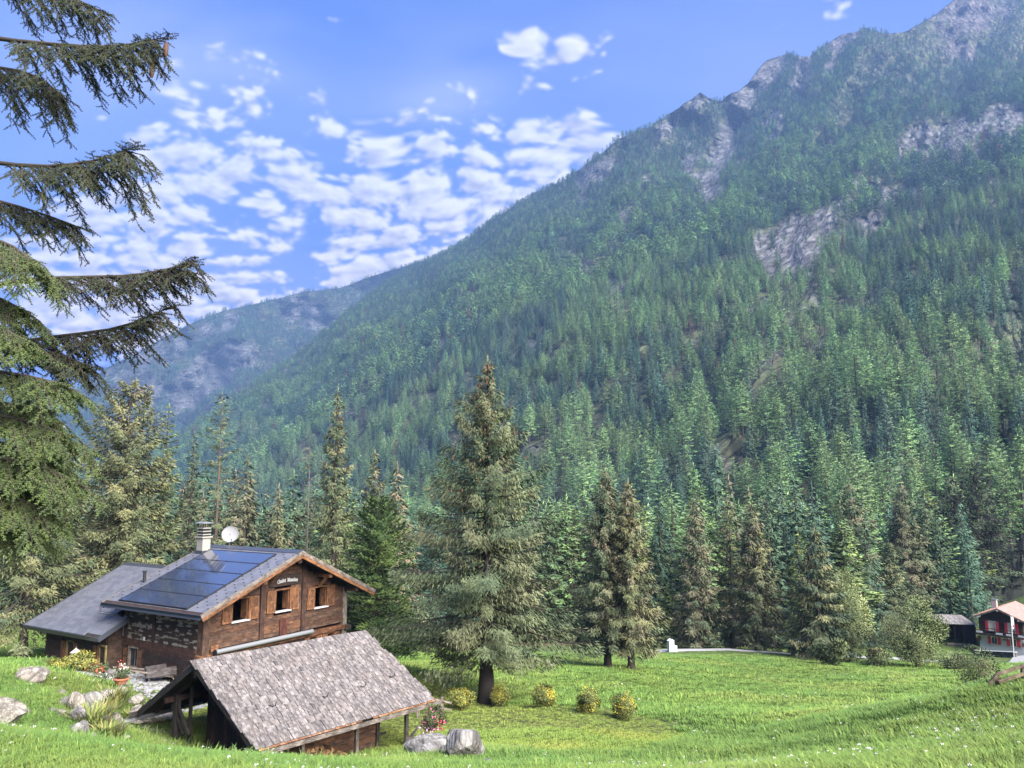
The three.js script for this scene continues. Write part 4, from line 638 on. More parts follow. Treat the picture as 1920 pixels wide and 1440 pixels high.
  for (const [a, b] of [[-0.92, -0.25], [-0.92, 0.21], [-0.46, -0.25], [-0.46, 0.21]]) mesh('cap_leg', box(a, a + 0.04, cy + 1.34, cy + 1.58, cz + b, cz + b + 0.04), BLACK, ch);
  mesh('chimney_cap', prism([[-1.02, cy + 1.57], [-0.32, cy + 1.57], [-0.32, cy + 1.6], [-0.67, cy + 1.66], [-1.02, cy + 1.6]], cz - 0.35, cz + 0.35), ZINC, ch);
  mesh('vent_pipe', mergeGeometries([new THREE.CylinderGeometry(0.07, 0.07, 0.7, 12).translate(0, 0.2, 0), new THREE.CylinderGeometry(0.11, 0.11, 0.06, 12).translate(0, 0.57, 0), new THREE.CylinderGeometry(0.03, 0.03, 0.45, 8).translate(0.2, 0.35, -0.2)]), BLACK, C).position.set(-3.95, RY - 3.95 * hL / wL, -7.1);
  const dish = new THREE.Group(); dish.name = 'satellite_dish'; dish.position.set(0.5, RY + 0.62, -6.2); C.add(dish);
  const bowl = new THREE.LatheGeometry([[0, 0], [0.15, 0.012], [0.3, 0.05], [0.43, 0.105], [0.45, 0.12], [0.43, 0.125]].map(p => new THREE.Vector2(...p)), 32).rotateX(Math.PI / 2);
  const aim = new THREE.Matrix4().makeRotationY(-0.75).multiply(new THREE.Matrix4().makeRotationX(-0.25));
  mesh('reflector', bowl.applyMatrix4(aim), mat(0.26, 0.26, 0.27, 0.7), dish); mesh('mast', new THREE.CylinderGeometry(0.03, 0.03, 0.95, 8).translate(0, -0.42, 0), ZINC, dish);
  mesh('feed_arm', bar([0, -0.42, 0.1], [-0.32, -0.22, 0.55], 0.025, 0.025), ZINC, dish); mesh('receiver', new THREE.CylinderGeometry(0.04, 0.05, 0.12, 10).rotateX(1.3).translate(-0.32, -0.2, 0.55), mat(0.5, 0.5, 0.5), dish);
  // annex behind
  const A = group('chalet_annex', 'low dark wooden annex with a grey tiled roof behind the log chalet', 'annex', V3(CH.x, Y0, CH.z), CH.yaw);
  const aRY = 4.85, ax = -1.16, ae = -6.6, ah = 2.68, za = -13.15, zb = -7.66, ang = Math.atan2(ah, ax - ae), al = Math.hypot(ax - ae, ah);
  mesh('wall_core', prism([[-5.7, -0.5], [3, -0.8], [3, 2.6], [ax, aRY - 0.3], [-5.7, 2.36]], -12.4, -7.08), ROOM, A);
  logWall(A, 'log', 'z', -12.4, -7.08, -0.4, 2.3, -5.66, 0.12, 0.24, DARKLOG, [[-10.9, -9.5, 0.4, 1.62], [-8.0, -7.1, 0.3, 1.7]]);
  for (const [z0, z1, y0, y1] of [[-10.45, -9.85, 0.5, 1.5], [-7.62, -7.16, 0.45, 1.55]]) {
    const S = new THREE.Group(); S.name = 'annex_window'; S.position.set(-5.72, 0, 0); S.rotation.y = -Math.PI / 2; A.add(S);
    mesh('frame', mergeGeometries([box(z0 - 0.06, z1 + 0.06, y1, y1 + 0.09, -0.1, 0.06), box(z0 - 0.06, z0, y0, y1, -0.1, 0.06), box(z1, z1 + 0.06, y0, y1, -0.1, 0.06)]), wood(0.42, 0.33, 0.14), S); mesh('pane', box(z0, z1, y0, y1, -0.12, -0.1), LARCHW[2], S);
    mesh('shutter', box(z0 - 0.48, z0 - 0.08, y0 - 0.05, y1 + 0.02, 0.05, 0.09), LARCHW[1], S); if (z0 < -9) mesh('shutter', box(z1 + 0.08, z1 + 0.46, y0 - 0.05, y1 + 0.02, 0.05, 0.09), LARCHW[1], S);
  }
  const as = (sgn) => { const g = new THREE.Group(); g.name = 'roof_slope'; g.position.set(ax, aRY, 0); g.rotation.z = -sgn * ang; A.add(g); const z1 = -6.5; mesh('roof_deck', box(Math.min(0, sgn * al), Math.max(0, sgn * al), -0.14, 0, za, sgn < 0 ? zb : zb), BLACKW, g); const t = slates(al, za + 0.02, zb - 0.02, 0.34, 0.25, sgn, SLATE); t.forEach((q, i) => kind(mesh('roof_tiles', q, SLATE[i], g), 'stuff')); void z1; return g; };
  const al_ = as(-1); as(1);
  // the strip of annex roof in front of the chalet's back wall
  mesh('roof_deck', box(-al, -al + 1.75, -0.14, 0, zb + 0.004, -6.5), BLACKW, al_); slates(1.7, zb + 0.01, -6.52, 0.34, 0.25, -1, SLATE).forEach((q, i) => { q.translate(-al + 1.74, 0, 0); kind(mesh('roof_tiles', q, SLATE[i], al_), 'stuff'); });
  mesh('ridge_cap', prism([[ax - 0.25, aRY - 0.09], [ax, aRY + 0.05], [ax + 0.25, aRY - 0.09], [ax, aRY + 0.08]], za, zb), METAL, A);
  mesh('eave_board', box(-al - 0.03, -al, -0.18, 0.05, za, -6.48), METAL, al_); mesh('barge_board', box(-al, -al + 1.75, -0.2, 0.03, -6.49, -6.45), METAL, al_); mesh('barge_board', box(-al, 0, -0.22, 0.04, za - 0.05, za - 0.005), METAL, al_);
  const gs = []; for (let k = 2; k < 23; k++) for (let z = za + 0.3; z < -7.8; z += 0.34) if ((k * 3 + Math.round(z / 0.34)) % 4 === 0) gs.push(new THREE.ConeGeometry(0.03, 0.08, 5).rotateZ(0.7).translate(-k * 0.25, 0.06, z)); kind(mesh('snow_guards', mergeGeometries(gs), METAL, al_), 'stuff');
}

// ---------------------------------------------------------------- the shed with the shingled roof
{
  const Y0 = -9.5, S = group('shingle_roof_shed', 'open wooden shed with a weathered grey shingle roof in front of the chalet', 'shed', V3(SH.x, Y0, SH.z), SH.yaw);
  const RY = 3.3, len = 7.48, wF = 4.26, hF = 1.96, wB = 4.21, hB = 2.4, aF = Math.atan2(hF, wF), aB = Math.atan2(hB, wB), lF = Math.hypot(wF, hF), lB = Math.hypot(wB, hB);
  // in this group x runs along the ridge, +z is the front slope
  const fr = new THREE.Group(); fr.name = 'front_roof'; fr.position.set(0, RY, 0); fr.rotation.x = aF; S.add(fr);
  const bk = new THREE.Group(); bk.name = 'back_roof'; bk.position.set(0, RY, 0); bk.rotation.x = -aB; S.add(bk);
  mesh('roof_deck', box(0.02, len - 0.02, -0.1, -0.02, 0, lF - 0.03), BLACKW, fr); mesh('roof_deck', box(0.02, len - 0.02, -0.1, -0.02, -lB, -0.02), BLACKW, bk);
  const SHG = [wood(0.275, 0.257, 0.262), wood(0.25, 0.235, 0.24), wood(0.305, 0.287, 0.29), wood(0.268, 0.246, 0.243), wood(0.215, 0.202, 0.205), wood(0.335, 0.315, 0.315), wood(0.285, 0.262, 0.256)];
  const geos = [0.3, 0.36, 0.42, 0.48].flatMap(w => [0, 1].map(() => { const h = 0.5, g = new THREE.BoxGeometry(w - 0.022, 0.032, h, 3, 1, 1); const P = g.attributes.position; const e = [wr(), wr(), wr(), wr()]; for (let i = 0; i < P.count; i++) { const c = Math.round((P.getX(i) / w + 0.5) * 3); if (P.getZ(i) > 0) P.setZ(i, P.getZ(i) - e[clamp(c, 0, 3)] * 0.035); P.setY(i, P.getY(i) + (e[clamp(c, 0, 3)] - 0.5) * 0.008); } g.computeVertexNormals(); return [w, uvAlong(g, 1.4)]; }));
  const ds = 0.288, rows = Math.floor((lF + 0.05) / ds), list = [];
  for (let k = 0; k < rows; k++) { let x = -0.06 - wr() * 0.2; while (x < len - 0.05) { const [w, g] = pick(geos); list.push({ x: clamp(x + w / 2, 0.1, len - 0.1), s: lF + 0.04 - k * ds - 0.25 + (wr() - 0.5) * 0.03, y: 0.035 + (wr() - 0.5) * 0.012, g, t: (wr() - 0.5) * 0.03, tilt: 0.085 + (wr() - 0.5) * 0.03, m: pick(SHG) }); x += w + 0.004; } }
  // the front row of each course first: the largest in view become pieces of their own
  list.sort((a, b) => (b.s - b.x * 0.25) - (a.s - a.x * 0.25));
  const rest = [];
  list.forEach((q, i) => { if (i < 300) { const o = mesh('shingle', q.g, q.m, fr); o.position.set(q.x, q.y, q.s); o.rotation.set(q.tilt, q.t, (wr() - 0.5) * 0.01); } else { const g = q.g.clone(); g.applyMatrix4(new THREE.Matrix4().makeRotationFromEuler(new THREE.Euler(q.tilt, q.t, 0)).setPosition(q.x, q.y, q.s)); const n = Math.floor(wr() * SHG.length); (rest[n] ??= []).push(g); } });
  rest.forEach((l, n) => l && kind(mesh('shingles', mergeGeometries(l), SHG[n], fr), 'stuff'));
  const bl = SHG.slice(0, 3).map(() => []); for (let k = 0; k < 15; k++) for (let x = 0.15; x < len - 0.1; x += 0.38) { const [, g] = pick(geos), q = g.clone(); q.applyMatrix4(new THREE.Matrix4().makeRotationX(-0.055).setPosition(x + 0.05, 0.035 + wr() * 0.01, -lB + 0.2 + k * 0.288)); bl[Math.floor(wr() * 3)].push(q); } bl.forEach((l, n) => kind(mesh('shingles', mergeGeometries(l), SHG[n], bk), 'stuff'));
  mesh('ridge_board', box(-0.02, len + 0.02, -0.02, 0.05, -0.04, 0.16), SHG[0], fr);
  // new larch strips under the last course, wooden gutter, front beam
  for (let x = 0.06; x < len - 0.1; x += 0.235) { if (x > 4.0 && x < 4.3) continue; mesh('eave_shingle', box(x, x + 0.225, -0.025, -0.003, lF - 0.16, lF + 0.07 + wr() * 0.012), pick([LARCHW[1], wood(0.5, 0.27, 0.15), wood(0.45, 0.25, 0.16)]), fr); }
  mesh('wooden_gutter', mergeGeometries([bar([-0.2, RY - hF - 0.16, wF + 0.08], [len + 0.25, RY - hF - 0.16, wF + 0.08], 0.16, 0.05), bar([-0.2, RY - hF - 0.11, wF + 0.165], [len + 0.25, RY - hF - 0.11, wF + 0.165], 0.03, 0.14)]), GREYW, S);
  mesh('eave_beam', bar([0.1, RY - hF - 0.02, wF - 0.55], [len + 0.05, RY - hF - 0.02, wF - 0.55], 0.18, 0.18), GREYW, S);
  mesh('barge_board', box(-0.04, 0.02, -0.2, 0.02, 0, lF + 0.02), BLACKW, fr); mesh('barge_board', box(len - 0.02, len + 0.03, -0.18, 0.02, 0, lF), GREYW, fr); mesh('barge_board', box(-0.04, 0.02, -0.2, 0.02, -lB - 0.02, 0), BLACKW, bk); mesh('barge_board', box(len - 0.02, len + 0.03, -0.18, 0.02, -lB, 0), GREYW, bk);
  for (let x = 0.6; x < len; x += 0.95) { mesh('rafter', box(x, x + 0.1, -0.23, -0.102, 0.05, lF - 0.1), POST, fr); mesh('rafter', box(x, x + 0.1, -0.23, -0.102, -lB + 0.1, -0.05), POST, bk); }
  mesh('ridge_beam', box(0.05, len - 0.05, RY - 0.5, RY - 0.28, -0.1, 0.1), POST, S); mesh('back_beam', box(0.1, len - 0.1, 1.55, 1.73, -2.32, -2.14), POST, S);
  const roofU = z => RY - (z > 0 ? z * hF / wF : -z * hB / wB) - 0.28;
  // posts, braces, the closed room
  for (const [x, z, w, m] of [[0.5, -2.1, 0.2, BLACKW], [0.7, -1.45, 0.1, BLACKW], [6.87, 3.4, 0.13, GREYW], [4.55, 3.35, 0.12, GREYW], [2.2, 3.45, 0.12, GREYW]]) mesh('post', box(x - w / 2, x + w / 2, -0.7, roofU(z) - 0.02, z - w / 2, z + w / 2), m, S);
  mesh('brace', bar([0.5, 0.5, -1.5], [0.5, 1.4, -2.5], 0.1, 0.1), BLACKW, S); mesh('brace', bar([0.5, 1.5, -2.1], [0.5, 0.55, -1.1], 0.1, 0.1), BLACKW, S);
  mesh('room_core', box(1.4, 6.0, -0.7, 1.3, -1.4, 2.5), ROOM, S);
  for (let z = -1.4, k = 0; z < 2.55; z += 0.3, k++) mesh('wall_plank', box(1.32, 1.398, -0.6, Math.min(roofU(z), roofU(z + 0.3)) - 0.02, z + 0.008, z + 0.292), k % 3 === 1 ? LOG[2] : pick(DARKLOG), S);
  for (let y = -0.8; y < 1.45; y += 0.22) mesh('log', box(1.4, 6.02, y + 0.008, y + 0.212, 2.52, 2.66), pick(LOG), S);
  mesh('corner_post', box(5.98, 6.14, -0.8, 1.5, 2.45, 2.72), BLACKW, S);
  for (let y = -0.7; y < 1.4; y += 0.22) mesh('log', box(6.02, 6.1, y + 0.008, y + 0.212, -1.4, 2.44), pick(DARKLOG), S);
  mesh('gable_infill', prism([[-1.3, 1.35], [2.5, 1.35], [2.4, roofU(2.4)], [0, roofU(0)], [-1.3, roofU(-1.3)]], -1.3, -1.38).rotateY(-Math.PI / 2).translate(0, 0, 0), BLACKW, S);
  // zinc gutter of the back eave, running far out past the gable
  mesh('long_gutter', mergeGeometries([gutter([-2.35, RY - hB - 0.28, -wB - 0.02], [len, RY - hB - 0.06, -wB - 0.12], 0.1)]), ZINC, S); mesh('gutter_board', bar([-0.3, RY - hB - 0.05, -wB + 0.02], [len, RY - hB - 0.02, -wB + 0.02], 0.04, 0.16), BLACKW, S);
  // iron snow hooks on the roof
  for (const [x, s] of [[1.35, 3.35], [3.35, 3.5], [5.05, 3.45], [6.55, 3.3]]) { const o = mesh('snow_hook', pipe([[0, 0.02, 0], [0.02, 0.05, 0.12], [0.05, 0.14, 0.2], [0.06, 0.26, 0.18]], 0.016, 6), BLACK, fr); o.position.set(x, 0.05, s - 0.35); }
  mesh('rail', bar([6.0, 0.3, 1.6], [8.1, 0.25, 1.9], 0.06, 0.07), BLACKW, S); mesh('rail', bar([6.0, -0.25, 1.6], [7.2, -0.3, 1.8], 0.06, 0.07), BLACKW, S); mesh('rail', bar([6.1, -0.62, 3.55], [7.9, 0.05, 3.0], 0.06, 0.07), GREYW, S);
  // firewood: every split log on its own
  const ends = [wood(0.42, 0.25, 0.13, 1), wood(0.36, 0.21, 0.11, 1), wood(0.3, 0.17, 0.09, 1)]; let first = null;
  const cs = Math.cos(SH.yaw), sn = Math.sin(SH.yaw);
  for (let row = 0; row < 5; row++) for (let k = 0; k < 13 - row * 1.5; k++) {
    const R = 0.085 + wr() * 0.035, n = 3 + Math.floor(wr() * 3), sh = new THREE.Shape(); for (let a = 0; a < n; a++) { const w = a / n * Math.PI * 2 + wr() * 0.5, q = R * (0.85 + 0.3 * wr()); a ? sh.lineTo(Math.cos(w) * q, Math.sin(w) * q) : sh.moveTo(Math.cos(w) * q, Math.sin(w) * q); }
    const g = uvAlong(new THREE.ExtrudeGeometry(sh, { depth: 0.5, bevelEnabled: true, bevelSize: 0.006, bevelThickness: 0.006, bevelSegments: 1 })), x = 2.0 + k * 0.185 + (row % 2) * 0.09 + (wr() - 0.5) * 0.03, z = 2.78 + wr() * 0.06;
    const o = mesh('firewood_log', g, pick(ends)); o.position.set(SH.x + cs * x + sn * z, Y0 - 0.22 + row * 0.17 - (x - 2) * 0.03, SH.z - sn * x + cs * z); o.rotation.set(0, SH.yaw, 0); o.rotation.order = 'YXZ'; o.rotation.z = wr() * 6; tag(o, 'split firewood log stacked against the shed wall under the eave', 'firewood', 'firewood stacked under the shed eave'); first = o;
  }
}

// ---------------------------------------------------------------- road
{
  const line = [[1230, 1219, 85], [1330, 1219, 86], [1420, 1219.5, 86.5], [1520, 1224, 87], [1600, 1230, 88], [1680, 1234.5, 88], [1760, 1240, 89], [1830, 1244, 89], [1890, 1247, 88], [1960, 1251, 86], [2080, 1258, 82]].map(p => at(...p)), c = new THREE.CatmullRomCurve3(line), T = new Tri(), n = 90;
  for (let i = 0; i <= n; i++) { const p = c.getPoint(i / n), d = c.getTangent(i / n), x = -d.z, z = d.x, k = 1 / Math.hypot(x, z); for (const s of [-1.7, -0.6, 0.6, 1.7]) { const X = p.x + x * k * s, Z = p.z + z * k * s, j = vnoise(X * 2, Z * 2); T.v(X, groundY(X, Z) + (Math.abs(s) > 1 ? -0.05 : 0.1), Z, [0.34 + 0.06 * j, 0.335 + 0.06 * j, 0.33 + 0.06 * j]); } }
  for (let i = 0; i < n; i++) for (let k = 0; k < 3; k++) { const a = i * 4 + k, b = a + 4; T.f(a, b, a + 1); T.f(b, b + 1, a + 1); }
  const m = new THREE.MeshStandardMaterial({ vertexColors: true, roughness: 0.95, side: THREE.DoubleSide }); kind(mesh('road', T.build(), m), 'structure');
  const dr = [[1912, 1244, 89], [1916, 1238, 95], [1920, 1232, 101], [1926, 1228, 106]].map(p => at(...p)), D = new Tri();
  dr.forEach(p => { for (const s of [-1.3, 1.3]) D.v(p.x + s, groundY(p.x + s, p.z) + 0.12, p.z, [0.36, 0.35, 0.34]); }); for (let i = 0; i < 3; i++) { D.f(i * 2, i * 2 + 1, i * 2 + 2); D.f(i * 2 + 1, i * 2 + 3, i * 2 + 2); } kind(mesh('driveway', D.build(), m), 'structure');
}

// ---------------------------------------------------------------- the red-shuttered house, its barn and flagpole
{
  const P = at(1869, 1141, 108), base = groundY(P.x, P.z), yaw = -0.8, RY = P.y - base, H = group('red_shuttered_house', 'white and dark wood house with red shutters and a pink tiled roof', 'house', V3(P.x, base, P.z), yaw);
  const WALL = new THREE.MeshStandardMaterial({ color: rgb(0.5, 0.51, 0.55), bumpMap: rockBump, bumpScale: 0.01, roughness: 0.95, side: THREE.DoubleSide }), RED = mat(0.55, 0.03, 0.045, 0.6), DK = DARKLOG[2], TILE = [mat(0.38, 0.2, 0.17, 0.9), mat(0.41, 0.22, 0.19, 0.9), mat(0.35, 0.185, 0.16, 0.9)], CURTAIN = mat(0.55, 0.5, 0.4, 0.9);
  const hw = 3.4, sl = 0.44, ang = Math.atan(sl), L = hw / Math.cos(ang), len = 9.6, by = RY - 3.55;
  mesh('white_wall', box(-2.6, 2.7, -1.6, by, -len + 0.8, -0.75), WALL, H);
  mesh('timber_core', prism([[-2.53, by], [2.63, by], [2.63, RY - 0.2 - 2.63 * sl], [0, RY - 0.2], [-2.53, RY - 0.2 - 2.53 * sl]], -len + 0.85, -0.86), BLACKW, H);
  for (let y = by + 0.02; y < RY - 0.35; y += 0.2) { const w = Math.min(2.55, (RY - 0.25 - y - 0.2) / sl); if (w > 0.15) mesh('wall_plank', box(-w, Math.min(2.65, w + 0.1), y, y + 0.19, -0.86, -0.8), pick(DARKLOG), H); }
  for (const s of [-1, 1]) { const g = new THREE.Group(); g.name = 'roof_slope'; g.position.set(0, RY, 0); g.rotation.z = -s * ang; H.add(g); mesh('roof_deck', box(Math.min(0, s * L), Math.max(0, s * L), -0.14, 0, -len, 0), POST, g); slates(L, -len + 0.02, -0.02, 0.4, 0.33, s, TILE).forEach((q, i) => kind(mesh('roof_tiles', q, TILE[i], g), 'stuff')); mesh('barge_board', box(Math.min(0, s * L), Math.max(0, s * L), -0.2, 0.02, 0.002, 0.05), GREYW, g); mesh('eave_gutter', box(s * L - 0.04, s * L + 0.05, -0.14, -0.02, -len, 0.1), ZINC, g); }
  for (const x of [-2.3, 0, 2.4]) mesh('purlin_end', box(x - 0.08, x + 0.08, RY - 0.4 - Math.abs(x) * sl, RY - 0.22 - Math.abs(x) * sl, -0.8, 0.06), x ? WHITE : WHITE, H);
  for (const x of [-0.9, 1.4]) { const w = windowIn(H, x - 0.38, x + 0.38, by + 0.35, by + 1.65, -0.68, WHITE, RED, { glass: CURTAIN, bars: WHITE, plain: true, sw: 0.48 }); void w; }
  for (const x of [-0.75, 1.5]) windowIn(H, x - 0.3, x + 0.3, by - 1.3, by - 0.4, -0.63, WHITE, RED, { glass: GLASS, bars: WHITE, plain: true, sw: 0.7 });
  mesh('balcony_floor', box(-2.8, 3.0, by - 0.14, by, -0.8, 0.25), DK, H); for (const y of [by + 0.42, by + 0.75]) mesh('balcony_rail', box(-2.8, 3.0, y, y + 0.09, 0.16, 0.24), DK, H);
  for (let x = -2.75; x < 3; x += 1.15) mesh('balcony_post', box(x, x + 0.09, by, by + 0.8, 0.13, 0.26), DK, H);
  for (const [a, b] of [[-2.7, -1.9], [-0.3, 0.5], [0.9, 1.6], [2.3, 2.9]]) mesh('balcony_box', box(a, b, by + 0.12, by + 0.36, 0.16, 0.24), WALL, H);
  for (const x of [-0.9, 1.1, 2.6]) mesh('bracket_end', box(x, x + 0.12, by - 0.3, by - 0.15, -0.74, 0.2), WHITE, H);
  const ch = mesh('chimney', box(-2.05, -1.45, RY - 1.0, RY + 0.35, -6.2, -5.6), mat(0.42, 0.36, 0.33, 0.9), H); mesh('chimney_cap', box(-2.12, -1.38, RY + 0.42, RY + 0.5, -6.27, -5.53), ZINC, ch);
  const wc = (x, y, s) => { const g = mesh('wall_basket', leafCrown(501 + s, 0.3, 0.36, 420, 0.1, [[0.5, 0.03, 0.05], [0.42, 0.02, 0.04], [0.08, 0.1, 0.04]], 7), leafMat, H); g.position.set(x, y, -0.5); }; wc(-2.55, by - 1.2, 1); wc(2.75, by - 1.3, 2);
  mesh('wall_ornament', box(0.25, 0.62, by - 0.68, by - 0.55, -0.74, -0.68), BLACKW, H); mesh('gable_board', box(-0.2, 0.28, RY - 1.0, RY - 0.86, -0.79, -0.74), REDW, H);
  { const a = at(1828, 1222, 104), b = at(1906, 1229, 99), w = group('garden_wall', 'low grey stone garden wall in front of the red-shuttered house', 'wall', onGround(a.x, a.z), 0); mesh('wall', bar([0, 0.25, 0], [b.x - a.x, groundY(b.x, b.z) - groundY(a.x, a.z) + 0.25, b.z - a.z], 0.4, 0.75), new THREE.MeshStandardMaterial({ color: rgb(0.4, 0.39, 0.36), map: rockGrain, bumpMap: rockBump, bumpScale: 0.03, roughness: 1, side: THREE.DoubleSide }), w); mesh('cap', bar([0, 0.66, 0], [b.x - a.x, groundY(b.x, b.z) - groundY(a.x, a.z) + 0.66, b.z - a.z], 0.46, 0.06), mat(0.5, 0.49, 0.47), w); }
  { const p = at(1827, 1219, 105), g = group('hedge', 'small clipped green hedge at the corner of the white house', 'hedge', onGround(p.x, p.z), 0.2); mesh('foliage', leafCrown(520, 0.75, 0.62, 2600, 0.13, BUSH, 10), leafMat, g); mesh('stems', stems(520, 6, 0.8, 0.4, 0.02), barkMat, g); }
  { const p = at(1901, 1229, 99), y = groundY(p.x, p.z), t = at(1899, 1153, 99).y - y, g = group('flagpole', 'white flagpole with a narrow white and red banner beside the white house', 'flagpole', V3(p.x, y, p.z), 0); mesh('pole', new THREE.CylinderGeometry(0.05, 0.07, t + 0.3, 10).translate(0, t / 2 - 0.15, 0), WHITE, g); const T = new THREE.PlaneGeometry(0.26, 1.5, 3, 10), Q = T.attributes.position; for (let i = 0; i < Q.count; i++) Q.setZ(i, 0.06 * Math.sin(Q.getX(i) * 16 + Q.getY(i) * 3)); T.computeVertexNormals(); mesh('banner', T.translate(0.2, t - 0.95, 0), mat(0.72, 0.7, 0.7), g); mesh('banner_mark', new THREE.BoxGeometry(0.16, 0.2, 0.02).translate(0.2, t - 1.35, 0.07), RED, g); mesh('finial', new THREE.SphereGeometry(0.09, 10, 8).translate(0, t, 0), WHITE, g); }
  { const a = at(1753, 1183, 117), y = groundY(a.x, a.z), B = group('small_barn', 'small dark open barn with a pale grey lean-to roof beside the white house', 'barn', V3(a.x, y, a.z), -0.2), t = at(1753, 1163, 117).y - y; for (let k = 0; k < 12; k++) { mesh('wall_plank', box(0.12 + k * 0.38, 0.48 + k * 0.38, -0.4, t - 0.05 - (k > 6 ? 0 : 0.2), -1.6, -1.52), pick(DARKLOG), B); }
    mesh('side_wall', box(4.6, 4.7, -0.4, t - 0.05, -1.55, 2.2), DARKLOG[0], B); mesh('front_wall', box(3.0, 4.6, -0.4, t - 0.12, 2.05, 2.15), DARKLOG[2], B); mesh('rear_wall', box(0.1, 4.6, -0.4, t, -2.6, -2.5), DARKLOG[1], B); for (const x of [0.1, 1.9]) mesh('post', box(x, x + 0.14, -0.4, t - 0.12, 2.0, 2.14), POST, B);
    for (let k = 0; k < 7; k++) mesh('roof_board', bar([-0.3 + k * 0.77, t + 0.42, -3.0], [-0.3 + k * 0.77, t - 0.05, 2.6], 0.74, 0.05), pick([wood(0.4, 0.39, 0.4), wood(0.37, 0.36, 0.37), wood(0.44, 0.43, 0.43)]), B); mesh('plank_pile', mergeGeometries([0, 1, 2, 3].map(k => box(0.3 + k * 0.1, 3.6, -0.3 + k * 0.12, -0.2 + k * 0.12, 2.4 + k * 0.05, 3.3))), GREYW, B); }
  { const p = ray(1258, 1222), d = p.length(), w = 9 * d / F, h = 22 * d / F, g = group('white_cabinet', 'small white cabinet with a pitched lid beside the pair of brownish spruces', 'cabinet', p, 0.35); mesh('cabinet_body', box(-w * 0.55, w * 0.55, -0.2, h * 0.85, -w * 0.4, w * 0.4), mat(0.5, 0.53, 0.56, 0.6), g); mesh('lid', prism([[-w * 0.62, h * 0.85], [w * 0.62, h * 0.85], [0, h]], -w * 0.45, w * 0.45), mat(0.74, 0.76, 0.78, 0.6), g); mesh('side_box', box(w * 0.55, w * 1.2, -0.2, h * 0.45, -w * 0.35, w * 0.35), mat(0.62, 0.65, 0.68, 0.6), g); }
}

// ---------------------------------------------------------------- rocks
const stoneTex = tex(512, (u, v) => { const n = tileNoise(u, v, 5, 6), s = tileNoise(u, v, 40, 3), l = smooth(0.56, 0.62, tileNoise(u, v, 9, 5)) * 0.5, k = 0.58 + (n - 0.5) * 0.7 + (s - 0.5) * 0.35; return [k * lerp(1, 0.62, l), k * lerp(0.985, 0.62, l), k * lerp(0.96, 0.58, l)]; });
const stoneMat = (r, g, b) => new THREE.MeshStandardMaterial({ color: rgb(r * 1.9, g * 1.9, b * 1.9), map: stoneTex, bumpMap: rockBump, bumpScale: 0.05, roughness: 0.95, side: THREE.DoubleSide });
const STONE = [stoneMat(0.32, 0.31, 0.3), stoneMat(0.37, 0.33, 0.29), stoneMat(0.3, 0.29, 0.29), stoneMat(0.4, 0.37, 0.33)];
function boulderGeo(seed, sx, sy, sz, detail = 4, rough = 0.35) {
  const g = new THREE.IcosahedronGeometry(1, detail), P = g.attributes.position, r = rng(seed), o = r() * 99, cuts = [...Array(9)].map(() => [V3(r() - 0.5, r() - 0.35, r() - 0.5).normalize(), 0.62 + 0.25 * r()]), v = V3(), U = [];
  for (let i = 0; i < P.count; i++) { v.fromBufferAttribute(P, i).normalize(); let k = 1; for (const [n, d] of cuts) { const c = v.dot(n); if (c * k > d) k = d / c; } k *= 1 + (fbm(v.x * 1.7 + o + v.z, v.y * 1.7 + v.z * 1.3 + o, 4) - 0.5) * rough + (fbm(v.x * 6 + o, v.y * 6 + v.z * 6, 3) - 0.5) * 0.1; P.setXYZ(i, v.x * k * sx, v.y * k * sy, v.z * k * sz); U.push((v.x * sx + v.y * sy * 0.6) * 0.7, (v.z * sz + v.y * sy * 0.8) * 0.7); }
  g.setAttribute('uv', new THREE.Float32BufferAttribute(U, 2)); g.computeVertexNormals(); return g;
}
function rock(label, qx, qy, w, h, seed, m, o = {}) { const p = o.D ? (() => { const q = at(qx, qy, o.D); return onGround(q.x, q.z); })() : ray(qx, qy), d = p.length() / F; const R = mesh(o.name || 'rock', boulderGeo(seed, w * d / 2, h * d / 2 * 1.15, w * d / 2 * (o.deep || 0.8)), m); R.position.set(p.x, p.y + h * d * (o.lift ?? 0.22), p.z); R.rotation.y = seed; tag(R, label, 'rock', o.group); return R; }
rock('large pale grey boulder with cracked sides in the grass beside the shed', 868, 1428, 84, 62, 301, STONE[0], { name: 'boulder', D: 24.5, lift: 0.3 });
rock('flat grey boulder lying between the shed post and the large boulder', 805, 1412, 96, 36, 302, STONE[2], { name: 'boulder', D: 27.2, lift: 0.3 });
rock('small grey rock wedged between the two boulders by the shed', 838, 1420, 30, 26, 303, STONE[2], { D: 26 });
rock('dark grey rock at the grassy foot of the large boulder', 915, 1440, 22, 14, 304, STONE[2], { D: 22.5 });
rock('pale boulder half sunk in the grass bank, biggest on the open slope', 0, 1356, 66, 52, 305, STONE[3]);
rock('long weathered rock outcrop on top of the grassy mound', 62, 1276, 46, 26, 306, STONE[1], { deep: 1.3 });
rock('small stone beside the long rock outcrop', 44, 1262, 28, 12, 307, STONE[1]);
